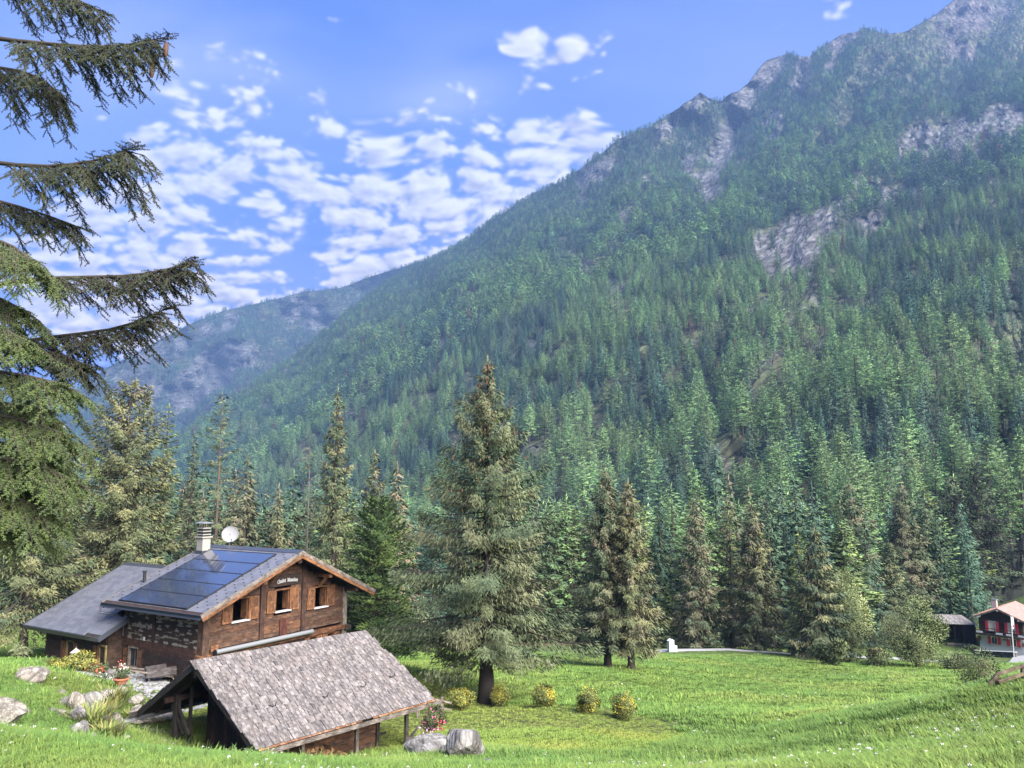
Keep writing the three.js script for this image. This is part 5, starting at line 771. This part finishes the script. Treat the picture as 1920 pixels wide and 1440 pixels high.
const BR = [[140, 1332, 34, 30, 'pinkish grey stone in the rock bank'], [170, 1330, 40, 34, 'large rounded pale stone in the rock bank'], [196, 1322, 30, 30, 'upright pale stone in the rock bank'], [145, 1352, 32, 28, 'grey stone in the middle of the rock bank'], [178, 1348, 34, 30, 'reddish stone in the middle of the rock bank'], [147, 1376, 34, 24, 'lichen-spotted stone at the foot of the rock bank'], [205, 1374, 46, 40, 'pointed pale stone at the foot of the rock bank below the gutter'], [120, 1322, 18, 14, 'small stone at the edge of the rock bank'], [113, 1306, 16, 14, 'small white stone above the rock bank'], [225, 1304, 28, 18, 'flat stone under the flower pot'], [112, 1340, 20, 10, 'low stone left of the rock bank'], [52, 1338, 10, 9, 'small lone stone on the grass slope'], [205, 1308, 24, 18, 'stone behind the flower pot stone'], [166, 1388, 24, 14, 'grey stone in the grass below the rock bank'], [255, 1318, 34, 16, 'flat grey stone slab by the gravel'], [98, 1335, 12, 8, 'tiny pale stone on the mound']];
BR.forEach(([x, y, w, h, label], i) => rock(label + ' by the yard', x, y, w * 0.95, h * 1.0, 320 + i, STONE[(i * 3 + 1) % 4], { lift: 0.3 }));
rock('long pale stone slab edging the yard behind the shed posts', 290, 1352, 100, 22, 340, STONE[3], { deep: 0.35, lift: 0.3 }); rock('pale stone block at the end of the long yard slab', 258, 1342, 40, 20, 341, STONE[3]);
rock('grey stone trough by the dark annex wall', 207, 1266, 26, 14, 342, STONE[2], { name: 'stone_trough' });
[[222, 1385, 34], [292, 1390, 28], [273, 1364, 16], [283, 1369, 16], [297, 1372, 15], [316, 1376, 22], [334, 1379, 18], [318, 1387, 14]].forEach(([x, y, w], i) => { const p = ray(x, y), d = p.length() / F, o = mesh('stepping_stone', boulderGeo(360 + i, w * d / 2, 0.05, w * d / 2 * 1.1, 3, 0.25), STONE[3]); o.position.set(p.x, p.y + 0.03, p.z); tag(o, 'pale flat stepping stone set in the yard lawn', 'stepping stone', 'stepping stones in the yard'); });
for (const [x, y, w, i] of [[1836, 1139, 20, 0], [1824, 1146, 14, 1], [1856, 1136, 14, 2], [1812, 1150, 12, 3]]) rock(['large grey rock on the bank behind the white house', 'grey rock left of the largest on the bank behind the white house', 'small rock near the chimney on the bank behind the white house', 'low rock beside the barn roof on the bank'][i], x, y, w, 12, 380 + i, STONE[i], { D: 140 });
{ // gravel along the chalet wall
  const r = rng(55), im = shade(new THREE.InstancedMesh(boulderGeo(390, 0.13, 0.07, 0.11, 1, 0.5), new THREE.MeshStandardMaterial({ roughness: 0.95, side: THREE.DoubleSide }), 900)), M = new THREE.Matrix4(), c = new THREE.Color();
  for (let k = 0; k < 900; k++) { const [x, z] = locate(CH, -7.6 + 2.6 * r(), -6.4 + 7.4 * r()), s = 0.5 + 1.1 * r() * r(); M.makeRotationY(r() * 6).scale(V3(s, s, s)).setPosition(x, groundY(x, z) + 0.02, z); im.setMatrixAt(k, M); const t = 0.13 + 0.17 * r(); im.setColorAt(k, c.setRGB(t, t * 0.99, t * 0.98)); }
  im.name = 'gravel_bed'; kind(tag(im, 'grey gravel and broken stone along the chalet wall', 'gravel'), 'stuff'); scene.add(im);
}

// ---------------------------------------------------------------- small things in the yard
{
  const p = ray(300, 1279), g = group('wooden_handcart', 'old grey wooden handcart with a spoked wheel standing by the chalet wall', 'handcart', p, 0.55), W = GREYW, DKW = wood(0.13, 0.12, 0.125);
  mesh('tray', mergeGeometries([box(-0.6, 0.55, 0.28, 0.34, -0.36, 0.36), bar([-0.6, 0.5, 0.38], [0.6, 0.55, 0.42], 0.04, 0.36), bar([-0.6, 0.5, -0.38], [0.6, 0.55, -0.42], 0.04, 0.36), bar([0.6, 0.52, -0.4], [0.6, 0.52, 0.4], 0.04, 0.34), bar([-0.62, 0.5, -0.38], [-0.62, 0.5, 0.38], 0.04, 0.34)]), DKW, g);
  for (const z of [-0.3, 0.34]) { mesh('handle', bar([0.5, 0.25, z], [-1.55, 0.82, z * 1.15], 0.06, 0.08), W, g); mesh('leg', box(-0.55, -0.48, -0.05, 0.34, z - 0.03, z + 0.03), DKW, g); }
  const w = new THREE.Group(); w.name = 'wheel'; w.position.set(0.75, 0.3, 0.3); g.add(w); mesh('rim', new THREE.TorusGeometry(0.28, 0.028, 8, 28), W, w); mesh('hub', new THREE.CylinderGeometry(0.06, 0.06, 0.16, 12).rotateX(Math.PI / 2), DKW, w); for (let k = 0; k < 8; k++) mesh('spoke', bar([0, 0, 0], [Math.cos(k * 0.785) * 0.27, Math.sin(k * 0.785) * 0.27, 0], 0.025, 0.025), W, w); mesh('axle', bar([0.75, 0.3, -0.3], [0.75, 0.3, 0.3], 0.05, 0.05), DKW, g);
}
{ const p = ray(226, 1297), g = group('flower_pot', 'wide terracotta bowl with white flowers on a stone by the yard', 'flower pot', V3(p.x, p.y + 0.3, p.z), 0), TC = mat(0.42, 0.15, 0.08, 0.85); mesh('pot', new THREE.LatheGeometry([[0, 0], [0.17, 0], [0.2, 0.03], [0.28, 0.2], [0.31, 0.2], [0.31, 0.26], [0.27, 0.26], [0.25, 0.2], [0, 0.18]].map(q => new THREE.Vector2(...q)), 24), TC, g); mesh('plant', leafCrown(601, 0.33, 0.22, 700, 0.09, BUSH, 8).translate(0, 0.2, 0), leafMat, g); mesh('blossoms', leafCrown(602, 0.3, 0.3, 170, 0.08, [[0.75, 0.72, 0.66], [0.7, 0.62, 0.5], [0.55, 0.1, 0.08]], 8).translate(0, 0.3, 0), leafMat, g).userData.kind = 'stuff'; }
function plantClump(name, label, category, qx, qy, rx, ry, n, size, leafPal, flowerPal, nf, seed) { const p = ray(qx, qy), g = group(name, label, category, p, seed); mesh('foliage', leafCrown(seed, rx, ry, n, size, leafPal, 12), leafMat, g); mesh('stems', stems(seed, 6, ry * 1.2, rx * 0.6, 0.01), barkMat, g); if (nf) mesh('blossoms', leafCrown(seed + 1, rx, ry * 1.05, nf, size * 0.9, flowerPal, 12), leafMat, g).userData.kind = 'stuff'; }
plantClump('garden_shrub', 'yellow leaved garden shrub in front of the annex windows', 'shrub', 150, 1258, 0.85, 0.42, 2600, 0.12, [[0.36, 0.33, 0.06], [0.28, 0.27, 0.06], [0.14, 0.16, 0.05]], null, 0, 611);
plantClump('garden_shrub', 'small yellow green shrub at the left end of the annex wall', 'shrub', 112, 1258, 0.5, 0.26, 1200, 0.1, [[0.3, 0.29, 0.06], [0.18, 0.2, 0.05]], null, 0, 613);
plantClump('flower_clump', 'clump of red flowers at the edge of the yellow garden shrub', 'flowers', 180, 1264, 0.45, 0.22, 900, 0.09, BUSH, [[0.6, 0.09, 0.05], [0.65, 0.16, 0.08]], 360, 615);
plantClump('flower_clump', 'loose clump of white flowers on the mound beside the gravel', 'flowers', 190, 1278, 0.5, 0.16, 600, 0.08, BUSH, [[0.7, 0.68, 0.62]], 110, 617);
plantClump('garden_shrub', 'small dark green shrub next to the stone trough', 'shrub', 196, 1264, 0.25, 0.25, 900, 0.07, BUSH.slice(2), null, 0, 619);
function bladeGeo(seed, n, h, spread, w, pal, bend = 0.5) { const r = rng(seed), T = new Tri(); for (let k = 0; k < n; k++) { const a = r() * 6.28, q = spread * Math.sqrt(r()), hx = h * (0.5 + 0.6 * r()), b = bend * (0.3 + r()) * hx, x = Math.cos(a) * q, z = Math.sin(a) * q, dx = Math.cos(a + r() - 0.5), dz = Math.sin(a + r() - 0.5), px_ = -dz * w / 2, pz = dx * w / 2, c0 = pal[Math.floor(r() * pal.length)], t = 0.75 + 0.5 * r(), c = c0.map(v => v * t); const A = T.v(x + px_, -0.02, z + pz, c), B = T.v(x - px_, -0.02, z - pz, c), C = T.v(x + dx * b * 0.35 + px_ * 0.8, hx * 0.6, z + dz * b * 0.35 + pz * 0.8, c), D = T.v(x + dx * b * 0.35 - px_ * 0.8, hx * 0.6, z + dz * b * 0.35 - pz * 0.8, c), E = T.v(x + dx * b, hx * (1 - 0.25 * bend * r()), z + dz * b, c); T.f(A, B, C); T.f(B, D, C); T.f(C, D, E); } return flat(T.build(false)); }
[[208, 1322, 0.55, 0.75, 'fern clump growing between the stones at the top of the rock bank'], [172, 1362, 0.6, 0.7, 'fern clump growing between the stones in the middle of the rock bank'], [196, 1384, 0.5, 0.5, 'fern clump at the foot of the pointed stone'], [244, 1345, 0.4, 0.3, 'low green clump beside the long yard slab']].forEach(([x, y, s, h, label], i) => { const p = ray(x, y), g = group('fern_clump', label, 'fern', p, i); mesh('fronds', bladeGeo(630 + i, 260, h, s, 0.06, [[0.2, 0.23, 0.05], [0.15, 0.18, 0.045], [0.09, 0.12, 0.035], [0.24, 0.21, 0.07]], 0.8), leafMat, g); mesh('root_stock', new THREE.SphereGeometry(0.12, 8, 6).scale(1, 0.5, 1), barkMat, g); });
{ const b = at(140, 1256, 38.5), y = groundY(b.x, b.z), t = at(140, 1218, 38.5).y - y, g = group('garden_lantern', 'pale garden lantern with a pointed metal hood above the yellow shrub', 'lantern', V3(b.x, y, b.z), 0.3); mesh('post', new THREE.CylinderGeometry(0.035, 0.045, t - 0.3, 10).translate(0, (t - 0.3) / 2 - 0.1, 0), BLACK, g); mesh('glass', new THREE.CylinderGeometry(0.2, 0.13, 0.34, 6).translate(0, t - 0.28, 0), mat(0.4, 0.38, 0.35, 0.25), g); mesh('hood', new THREE.ConeGeometry(0.28, 0.2, 6).translate(0, t - 0.02, 0), mat(0.55, 0.5, 0.48, 0.5), g); mesh('finial', new THREE.SphereGeometry(0.03, 8, 6).translate(0, t + 0.1, 0), ZINC, g); for (let k = 0; k < 6; k++) mesh('rib', bar([Math.cos(k * 1.047 + 0.52) * 0.135, t - 0.45, Math.sin(k * 1.047 + 0.52) * 0.135], [Math.cos(k * 1.047 + 0.52) * 0.205, t - 0.11, Math.sin(k * 1.047 + 0.52) * 0.205], 0.02, 0.02), BLACK, g); }
{ const [x, z] = locate(CH, -5.35, -7.2), g = group('broom', 'wooden broom leaning against the dark chalet wall', 'broom', onGround(x, z), CH.yaw); mesh('stick', bar([-0.25, 0.05, 0.05], [0.25, 1.2, 0.0], 0.035, 0.035), wood(0.3, 0.22, 0.13), g); mesh('bristles', bladeGeo(650, 40, 0.25, 0.06, 0.02, [[0.2, 0.15, 0.08]], 0.2).translate(-0.25, -0.05, 0.05), leafMat, g); }
// hanging basket
{ const e = at(811, 1349, 30.4), g = group('hanging_flower_basket', 'hanging basket of pink and red flowers at the corner of the shed eave', 'flower basket', e, 0); mesh('basket', new THREE.SphereGeometry(0.26, 14, 8, 0, 6.3, 1.57, 1.57), POST, g); mesh('foliage', leafCrown(660, 0.46, 0.42, 2200, 0.085, [[0.1, 0.14, 0.05], [0.07, 0.1, 0.04], [0.05, 0.075, 0.03]], 12).translate(0, -0.36, 0), leafMat, g); mesh('blossoms', mergeGeometries([leafCrown(661, 0.5, 0.42, 330, 0.1, [[0.75, 0.16, 0.34], [0.8, 0.3, 0.5], [0.68, 0.07, 0.08]], 10).translate(0.05, -0.36, 0.05), leafCrown(662, 0.4, 0.2, 70, 0.1, [[0.7, 0.45, 0.7], [0.75, 0.3, 0.55]], 8).translate(-0.15, -0.45, 0.1)]), leafMat, g).userData.kind = 'stuff'; const [hx, hz] = locate(SH, 7.35, 4.3), hy = -9.5 + 3.3 - 1.96 - 0.1; mesh('hanger', mergeGeometries([pipe([[0, 0.05, 0], [(hx - e.x) * 0.5, (hy - e.y) * 0.6, (hz - e.z) * 0.5], [hx - e.x, hy - e.y, hz - e.z]], 0.012, 6)]), BLACK, g); }
// wooden rails by the lawn and on the right-hand bank
function fence(label, posts, rails, m, pw, rw) { const P = V3(...posts[0].slice(0, 3)), g = group('wooden_fence', label, 'fence', P, 0); for (const [x, y, z, h] of posts) mesh('post', box(x - P.x - pw, x - P.x + pw, y - P.y - 0.4, y - P.y + h, z - P.z - pw, z - P.z + pw), m, g); for (const [a, b] of rails) mesh('rail', bar([a.x - P.x, a.y - P.y, a.z - P.z], [b.x - P.x, b.y - P.y, b.z - P.z], rw, rw * 1.2), m, g); return g; }
{ const q = ray(829, 1338, 60), D = -q.z, h = at(829, 1307, D).y - q.y, q2 = ray(784, 1346, 60); fence('weathered grey rail fence between the shed corner and the lawn', [[q.x, q.y, q.z, h], [q2.x, q2.y, q2.z, h]], [[at(790, 1306, D - 1), at(846, 1318, D + 0.3)], [at(782, 1320, D - 1), at(846, 1331, D + 0.3)]], GREYW, 0.06, 0.07); }
{ const D = 25, ps = [[1869, 1264], [1917, 1247], [1985, 1222]].map(([x, y]) => { const t = at(x, y, D), g = groundY(t.x, t.z); return [t.x, g, t.z, t.y - g]; }); fence('rough wooden rail fence on the flowery bank', ps, [[at(1855, 1282, D - 0.1), at(1870, 1265, D - 0.1)], [at(1869, 1265, D - 0.1), at(1918, 1248, D - 0.1)], [at(1918, 1248, D - 0.1), at(1990, 1222, D - 0.1)], [at(1872, 1279, D - 0.12), at(1990, 1240, D - 0.12)]], wood(0.22, 0.18, 0.12), 0.05, 0.075); }

// ---------------------------------------------------------------- the near spruce whose boughs hang into the picture
{
  const r = rng(700), D0 = 5.6, base = V3(-5.35, groundY(-5.35, -6.3), -6.3), g = group('near_spruce_tree', 'tall dark spruce whose cone-hung boughs reach out over the chalet', 'spruce tree', base, 0);
  const TW = new Tri(); tube(TW, [0, 3, 6, 9, 12].map(y => V3(0.05 * Math.sin(y), y - 0.4, 0)), [0.3, 0.25, 0.2, 0.14, 0.08], 12, [0.09, 0.075, 0.065]); mesh('trunk', TW.build(), barkMat, g);
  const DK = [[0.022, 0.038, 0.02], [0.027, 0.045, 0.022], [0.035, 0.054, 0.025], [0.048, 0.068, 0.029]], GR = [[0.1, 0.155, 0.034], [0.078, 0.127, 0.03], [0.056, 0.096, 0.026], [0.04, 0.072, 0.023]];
  // one shoot: a thin stem set with needles
  const shoot = (N, W, p, d, len, col) => {
    const u = Math.abs(d.y) > 0.9 ? V3(1, 0, 0) : V3(0, 1, 0), e = u.cross(d).normalize(), f = d.clone().cross(e), n = Math.round(len * 230), tip = p.clone().addScaledVector(d, len), v = V3();
    tube(W, [p, tip], [0.0026, 0.0014], 3, [0.07, 0.055, 0.035]);
    for (let k = 0; k < n; k++) { const s = k / n, a = k * 2.4 + r(), ca = Math.cos(a), sa = Math.sin(a), L = (0.015 + 0.006 * r()) * (1 - 0.35 * s * s), x = p.x + d.x * len * s, y = p.y + d.y * len * s, z = p.z + d.z * len * s; v.set((e.x * ca + f.x * sa) * 0.75 + d.x * 0.65, (e.y * ca + f.y * sa) * 0.75 + d.y * 0.65, (e.z * ca + f.z * sa) * 0.75 + d.z * 0.65).normalize(); const w = 0.0044, t = 0.7 + 0.6 * r(), c = [col[0] * t, col[1] * t, col[2] * t]; const sx = d.x * w, sy = d.y * w, sz = d.z * w; N.f(N.v(x - sx, y - sy, z - sz, c), N.v(x + sx, y + sy, z + sz, c), N.v(x + v.x * L, y + v.y * L, z + v.z * L, c)); }
  };
  const boughs = [
    // axis in photo pixels with distance; hang (m); palette; density
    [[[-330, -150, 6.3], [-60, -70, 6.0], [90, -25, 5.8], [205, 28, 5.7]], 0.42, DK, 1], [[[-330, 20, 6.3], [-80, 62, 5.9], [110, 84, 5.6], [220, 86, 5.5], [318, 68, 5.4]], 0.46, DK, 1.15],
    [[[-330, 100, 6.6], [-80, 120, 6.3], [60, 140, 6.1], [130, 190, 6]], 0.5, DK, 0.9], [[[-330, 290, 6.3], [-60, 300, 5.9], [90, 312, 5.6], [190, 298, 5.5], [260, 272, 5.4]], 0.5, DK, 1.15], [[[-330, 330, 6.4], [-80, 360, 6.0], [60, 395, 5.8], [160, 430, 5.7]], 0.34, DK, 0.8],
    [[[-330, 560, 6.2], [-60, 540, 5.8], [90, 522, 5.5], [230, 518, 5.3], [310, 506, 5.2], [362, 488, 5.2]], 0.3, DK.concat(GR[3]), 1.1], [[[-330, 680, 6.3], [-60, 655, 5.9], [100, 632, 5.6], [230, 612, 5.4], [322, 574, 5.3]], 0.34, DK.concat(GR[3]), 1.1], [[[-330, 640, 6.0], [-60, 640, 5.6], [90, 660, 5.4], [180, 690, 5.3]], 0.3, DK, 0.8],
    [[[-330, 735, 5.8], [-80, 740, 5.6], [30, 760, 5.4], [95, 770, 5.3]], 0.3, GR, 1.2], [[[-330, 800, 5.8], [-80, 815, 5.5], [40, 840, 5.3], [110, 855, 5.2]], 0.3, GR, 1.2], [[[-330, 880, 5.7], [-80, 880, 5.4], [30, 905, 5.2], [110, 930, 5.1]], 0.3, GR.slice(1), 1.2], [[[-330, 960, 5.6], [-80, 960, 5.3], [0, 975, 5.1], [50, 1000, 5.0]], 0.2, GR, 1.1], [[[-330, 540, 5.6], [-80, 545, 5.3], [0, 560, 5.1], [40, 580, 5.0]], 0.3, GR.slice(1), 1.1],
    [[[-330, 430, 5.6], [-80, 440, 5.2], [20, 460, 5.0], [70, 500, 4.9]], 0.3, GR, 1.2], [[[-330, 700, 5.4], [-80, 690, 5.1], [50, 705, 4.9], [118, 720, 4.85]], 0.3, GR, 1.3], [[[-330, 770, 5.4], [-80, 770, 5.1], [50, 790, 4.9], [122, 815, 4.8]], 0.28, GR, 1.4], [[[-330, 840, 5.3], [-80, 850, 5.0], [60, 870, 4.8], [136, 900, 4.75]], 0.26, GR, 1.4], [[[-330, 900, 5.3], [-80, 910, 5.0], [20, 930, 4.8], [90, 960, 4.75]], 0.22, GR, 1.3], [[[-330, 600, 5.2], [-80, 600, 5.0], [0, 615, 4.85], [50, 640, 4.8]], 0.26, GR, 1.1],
  ];
  for (const [axis, hang, pal, dens] of boughs) {
    const A = new THREE.CatmullRomCurve3(axis.map(([x, y, D]) => at(x, y, D).sub(base))), len = A.getLength(), N = new Tri(), W = new Tri(), pts = [], rad = [];
    for (let k = 0; k <= 10; k++) { pts.push(A.getPoint(k / 10)); rad.push(lerp(0.026, 0.003, k / 10)); } pts.unshift(V3(0, pts[0].y + 0.1, 0)); rad.unshift(0.04); tube(W, pts, rad, 6, [0.06, 0.048, 0.038]);
    // short twigs along a limb, each with shoots left and right
    const clothe = (C, s0, per, size, dropMax) => {
      const L = C.getLength(), n = Math.round(L * (1 - s0) * per);
      for (let k = 0; k < n; k++) {
        const s = s0 + (1 - s0) * (k + r()) / n, p = C.getPoint(s), d = C.getTangent(s), side = V3(-d.z, 0, d.x).normalize().multiplyScalar(k % 2 ? 1 : -1), tipw = 1 - smooth(0.7, 1, s);
        const tl = size * (0.5 + 0.8 * r()) * (0.45 + 0.55 * tipw), dn = (0.1 + dropMax * r()) * (0.15 + 0.85 * tipw) - 0.12 * (1 - tipw);
        const dir = d.clone().multiplyScalar(0.7).addScaledVector(side, 0.3 + 0.6 * r()).add(V3((r() - 0.5) * 0.3, -dn, (r() - 0.5) * 0.3)).normalize(), c0 = pal[Math.floor(r() * pal.length)];
        shoot(N, W, p, dir, tl, c0); const kids = Math.round(tl / 0.042), e1 = V3(0, 1, 0).cross(dir).normalize();
        for (let q = 0; q < kids; q++) { const t = (q + 0.3 + 0.5 * r()) / kids, e2 = dir.clone().multiplyScalar(0.8).addScaledVector(e1, (q % 2 ? 1 : -1) * (0.35 + 0.5 * r())).add(V3(0, -0.35 * r() + 0.05, (r() - 0.5) * 0.5)).normalize(); shoot(N, W, p.clone().addScaledVector(dir, tl * t), e2, (0.04 + 0.07 * r()) * (1.15 - 0.45 * t), pal[Math.floor(r() * pal.length)]); }
      }
    };
    clothe(A, 0.42, 26 * dens, 0.15, 0.9);
    const ns = Math.round(len * 11);
    for (let k = 0; k < ns; k++) {
      const s = 0.36 + 0.56 * (k + r()) / ns, p = A.getPoint(s), d = A.getTangent(s), side = V3(-d.z, 0, d.x).normalize().multiplyScalar(k % 2 ? 1 : -1), L2 = (0.2 + 0.5 * r()) * (1.15 - s * 0.75), sag = hang * (0.5 + 1.1 * r());
      const q1 = p.clone().addScaledVector(d, L2 * 0.45).addScaledVector(side, L2 * 0.3).add(V3(0, -sag * L2 * 0.5, 0)), q2 = p.clone().addScaledVector(d, L2 * 0.75).addScaledVector(side, L2 * 0.45).add(V3(0, -sag * L2 * 1.5, 0)), C2 = new THREE.CatmullRomCurve3([p, q1, q2]);
      tube(W, [p, q1, q2], [0.006, 0.004, 0.002], 4, [0.06, 0.048, 0.038]); clothe(C2, 0.08, 20 * dens, 0.13, 1.0);
    }
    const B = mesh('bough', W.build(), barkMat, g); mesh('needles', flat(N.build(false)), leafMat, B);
  }
  const CM = mat(0.11, 0.055, 0.035, 0.8); for (const [x, y, D] of [[311, 92, 5.4], [285, 132, 5.45], [288, 116, 5.5]]) { const c = mesh('cone', new THREE.LatheGeometry([[0, 0.06], [0.012, 0.05], [0.019, 0.02], [0.018, -0.02], [0.01, -0.055], [0, -0.062]].map(q => new THREE.Vector2(...q)), 10), CM, g); c.position.copy(at(x, y, D).sub(base)); }
}

// ---------------------------------------------------------------- grass and meadow flowers
{
  const r = rng(808), G = [[0.14, 0.225, 0.035], [0.118, 0.205, 0.032], [0.175, 0.24, 0.046], [0.095, 0.17, 0.03]], LW = [[0.19, 0.26, 0.04], [0.17, 0.235, 0.037], [0.21, 0.26, 0.05]];
  const kinds = [bladeGeo(811, 18, 0.11, 0.11, 0.011, G, 0.9), bladeGeo(812, 20, 0.12, 0.16, 0.013, G, 0.9), bladeGeo(813, 24, 0.13, 0.34, 0.03, G, 0.9), bladeGeo(814, 22, 0.045, 0.22, 0.016, LW)];
  const out = kinds.map(() => []), fl = [[], []], M = new THREE.Matrix4();
  const blocked = (x, z) => { for (const [B, x0, x1, z0, z1] of [[CH, -8, 6, -14, 0], [SH, 0.9, 6.4, -2.2, 3.0]]) { const dx = x - B.x, dz = z - B.z, c = Math.cos(B.yaw), s = Math.sin(B.yaw), lx = dx * c - dz * s, lz = dx * s + dz * c; if (lx > x0 && lx < x1 && lz > z0 && lz < z1) return true; } return false; };
  const field = (D0, D1, per, k, s0, s1) => {
    const area = 0.78 * (D1 * D1 - D0 * D0), n = Math.round(area * per);
    for (let i = 0; i < n; i++) {
      const D = Math.sqrt(lerp(D0 * D0, D1 * D1, r())), x = (r() * 2 - 1) * 0.78 * D, z = -D; if (blocked(x, z)) continue;
      const y = groundY(x, z), q = px(V3(x, y, z)); if (!q || q[0] < -120 || q[0] > 2040 || q[1] > 1500) continue;
      const lawn = lawnAt(x, z), patch = fbm(x * 0.6, z * 0.6, 3), s = lerp(s0, s1, r()) * (0.5 + 0.95 * patch) * (r() < 0.02 ? 1.9 : 1);
      out[lawn ? 3 : k].push([x, y, z, lawn ? 0.8 + 0.5 * r() : s, r() * 6.28]);
      if (!lawn && r() < 0.003 + 0.018 * smooth(0.52, 0.66, fbm(x * 0.25 + 8, z * 0.25, 3)) + (q[0] > 1550 && q[1] < 1400 && D < 30 ? 0.02 : 0)) fl[r() < 0.92 ? 0 : 1].push([x, y + 0.13 * s + 0.05, z, (0.5 + 0.5 * r()) * (D > 30 ? 1.5 : 0.8), r() * 6]);
    }
  };
  field(8, 20, 150, 0, 0.7, 1.15); field(20, 33, 50, 1, 0.9, 1.4); field(33, 80, 12, 2, 0.8, 1.3);
  const put = (name, label, cat, geo, list) => { const im = shade(new THREE.InstancedMesh(geo, leafMat, list.length)); im.name = numbered(name); const tintc = new THREE.Color(); list.forEach(([x, y, z, s, a], i) => { im.setMatrixAt(i, M.makeRotationY(a).scale(V3(s, s, s)).setPosition(x, y, z)); if (cat === 'grass') { const q = fbm(x * 0.22 + 31, z * 0.22, 4), k = smooth(0.5, 0.68, q), l = smooth(0.5, 0.34, q), m = 0.9 + 0.2 * HASH[(i * 7) & 65535]; im.setColorAt(i, tintc.setRGB(m * (1 + 0.2 * k - 0.14 * l), m * (1 + 0.05 * k - 0.05 * l), m * (1 + 0.2 * k))); } }); kind(tag(im, label, cat), 'stuff'); scene.add(im); };
  put('meadow_grass', 'bright green grass of the near slope', 'grass', kinds[0], out[0]); put('meadow_grass', 'green grass round the shed and the flowery bank', 'grass', kinds[1], out[1]); put('meadow_grass', 'green meadow grass stretching to the road', 'grass', kinds[2], out[2]); put('lawn_grass', 'short mown lawn beside the shed', 'grass', kinds[3], out[3]);
  put('white_meadow_flowers', 'small white flowers scattered through the meadow', 'flowers', leafCrown(820, 0.045, 0.03, 10, 0.035, [[0.75, 0.74, 0.7], [0.68, 0.66, 0.66]], 2), fl[0]); put('pink_meadow_flowers', 'few small pink flowers in the meadow', 'flowers', leafCrown(821, 0.04, 0.03, 8, 0.03, [[0.55, 0.3, 0.45], [0.6, 0.5, 0.2]], 2), fl[1]);
  console.log('grass', out.map(l => l.length).join(' '), 'flowers', fl.map(l => l.length).join(' '));
  // dry stalks by the shed
  const p = ray(695, 1398, 60), g = group('dry_grass_tuft', 'tall dry grass stalks in front of the shed wall', 'grass tuft', p, 0); mesh('stalks', bladeGeo(830, 26, 1.1, 0.4, 0.012, [[0.4, 0.32, 0.16], [0.34, 0.28, 0.12]], 0.25), leafMat, g); mesh('leaves', bladeGeo(831, 60, 0.35, 0.45, 0.014, [[0.3, 0.28, 0.12], [0.2, 0.24, 0.06]], 0.6), leafMat, g);
}
scene.fog = new THREE.FogExp2(new THREE.Color().setRGB(0.32, 0.55, 1), 0.000145);
renderer.render(scene, camera);
